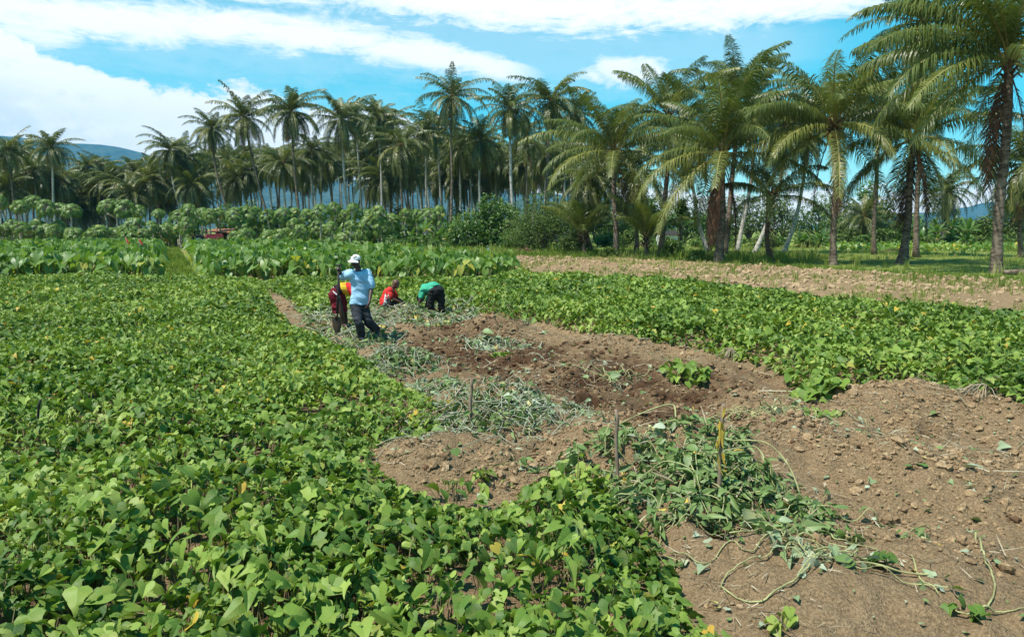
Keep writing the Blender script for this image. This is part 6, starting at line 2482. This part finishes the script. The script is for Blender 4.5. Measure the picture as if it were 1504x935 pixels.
def build_house():
    x, y, _ = at(978, 369)
    y = y + 14
    x = (978 - 752) / FPX * y
    t = thing('house', 'small white house half hidden behind the palm feet', 'house', (x, y, 0), RAD(10))
    t.scale = (.6, .6, .6)
    G = Geo()
    G.add(*box((0, 0, 1.2), (3.2, 2.6, 2.4)))
    G.obj('wall', M['white_wall'], t, smooth=False)
    G = Geo()
    V = np.array([(-1.9, -1.6, 2.38), (1.9, -1.6, 2.38), (1.9, 0, 3.2), (-1.9, 0, 3.2), (-1.9, 1.6, 2.38), (1.9, 1.6, 2.38)])
    G.add(V, [(0, 1, 2, 3), (3, 2, 5, 4)])
    G.add(V - [0, 0, .06], [(3, 2, 1, 0), (4, 5, 2, 3)])
    G.obj('roof', M['iron'], t, smooth=False)
    G = Geo()
    G.add(*box((-.7, -1.32, .98), (.8, .06, 1.9)))
    G.obj('door', M['dark_wood'], t, smooth=False)
    G = Geo()
    G.add(*box((.7, -1.32, 1.35), (.9, .06, .8)))
    w = G.obj('window', M['pale_wood'], t, smooth=False)
    G = Geo()
    G.add(*box((.7, -1.36, 1.35), (.74, .04, .64)))
    G.obj('pane', M['glass'], w, smooth=False)


def flag_stake(label, a, b, side):
    x, y, _ = at(a[0], 385)
    y = 46.0
    x = (a[0] - 752) / FPX * y
    f = np.array([x, y, gz(x, y)])
    tp = np.array(at_depth(b[0], b[1], y)) - f
    t = thing('flag_stake', label, 'stake', tuple(f), 0, 'stakes with red ribbons in the taro')
    Geo().add(*tube([(0, 0, -.1), tp * .5 + [.02, 0, 0], tp], [.03, .026, .02], 7)).obj('stake', M['stick'], t)
    V = []
    for i in range(6):
        u = i / 5
        for w in (-.5, .5):
            V.append(tp + np.array([.02 + side * .22 * u, -.03 * math.sin(3 * u), -.10 - .30 * u + w * .20 * (1 - .5 * u)]))
    F = [(2 * i, 2 * i + 2, 2 * i + 3, 2 * i + 1) for i in range(5)]
    G = Geo().add(np.array(V), F).add(np.array(V) + [0, .012, 0], [q[::-1] for q in F])
    G.obj('ribbon', M['red_ribbon'], t)


build_tractor()
build_shed()
build_fence()
build_house()
flag_stake('leaning stake with red ribbon at its tip, taller of the pair in the taro', (195, 380), (184, 348), 1)
flag_stake('thin upright stake with red ribbon, shorter of the pair in the taro', (207, 378), (204, 350), 1)


def build_small():
    f = foot(717, 380)
    tp = np.array(at_depth(717, 363, f[1])) - f
    t = thing('marker_stake', 'thin blue stake at the corner of the ploughed strip', 'stake', tuple(f))
    Geo().add(*tube([(0, 0, -.15), tp * .5, tp], [.035, .033, .03], 8)).obj('shaft', M['blue_stake'], t)
    f = foot(1500, 404)
    G = Geo()
    G.add(*tube(spline([(-.75, .1, .10), (-.2, 0, .14), (.5, -.05, .13), (1.3, .1, .12)], 12), np.linspace(.13, .17, 12), 10))
    o = G.obj('log', M['trunk'])
    o.location = tuple(f)
    tag(o, 'dark log lying on the grass by the big dark-trunked palm', 'log')
    # heap of dry brush at the foot of the olive bush
    rng = np.random.default_rng(801)
    f = foot(772, 373)
    G = Geo()
    for k in range(90):
        a, r = rng.random() * 2 * PI, rng.random() * .9
        p = np.array([r * math.cos(a), r * .6 * math.sin(a), .1 + .35 * rng.random() * (1 - r)])
        d = unit(rng.normal(0, 1, 3) * [1, 1, .35]) * (.25 + .35 * rng.random())
        G.add(*tube([p - d, p + [0, 0, .05], p + d], [.02, .025, .012], 4), rng.random())
    o = G.obj('brush_pile', M['dead_palm'])
    o.location = tuple(f)
    tag(o, 'low pile of dry brown brush at the foot of the olive bush', 'brush pile')
    # fallen dry fronds on the lawn
    for lab, px, py, a in [('fallen dry frond on the lawn left of the fibre-skirted palm', 1292, 371, .3), ('fallen dry frond in the clearing right of the fibre-skirted palm', 1362, 366, 2.0), ('fallen dry frond behind the small curved palm', 1165, 374, 1.0)]:
        f = foot(px, py)
        G = Geo()
        frond(G, 3.2, RAD(12), .55, 40, .6, .07, rng, .7, 0, 0, 0, .6, (0, 0, .05), .04, .3)
        o = G.obj('fallen_frond', M['dead_palm'])
        o.location = tuple(f)
        o.rotation_euler = (0, 0, a)
        tag(o, lab, 'palm frond', 'fallen fronds')


build_small()
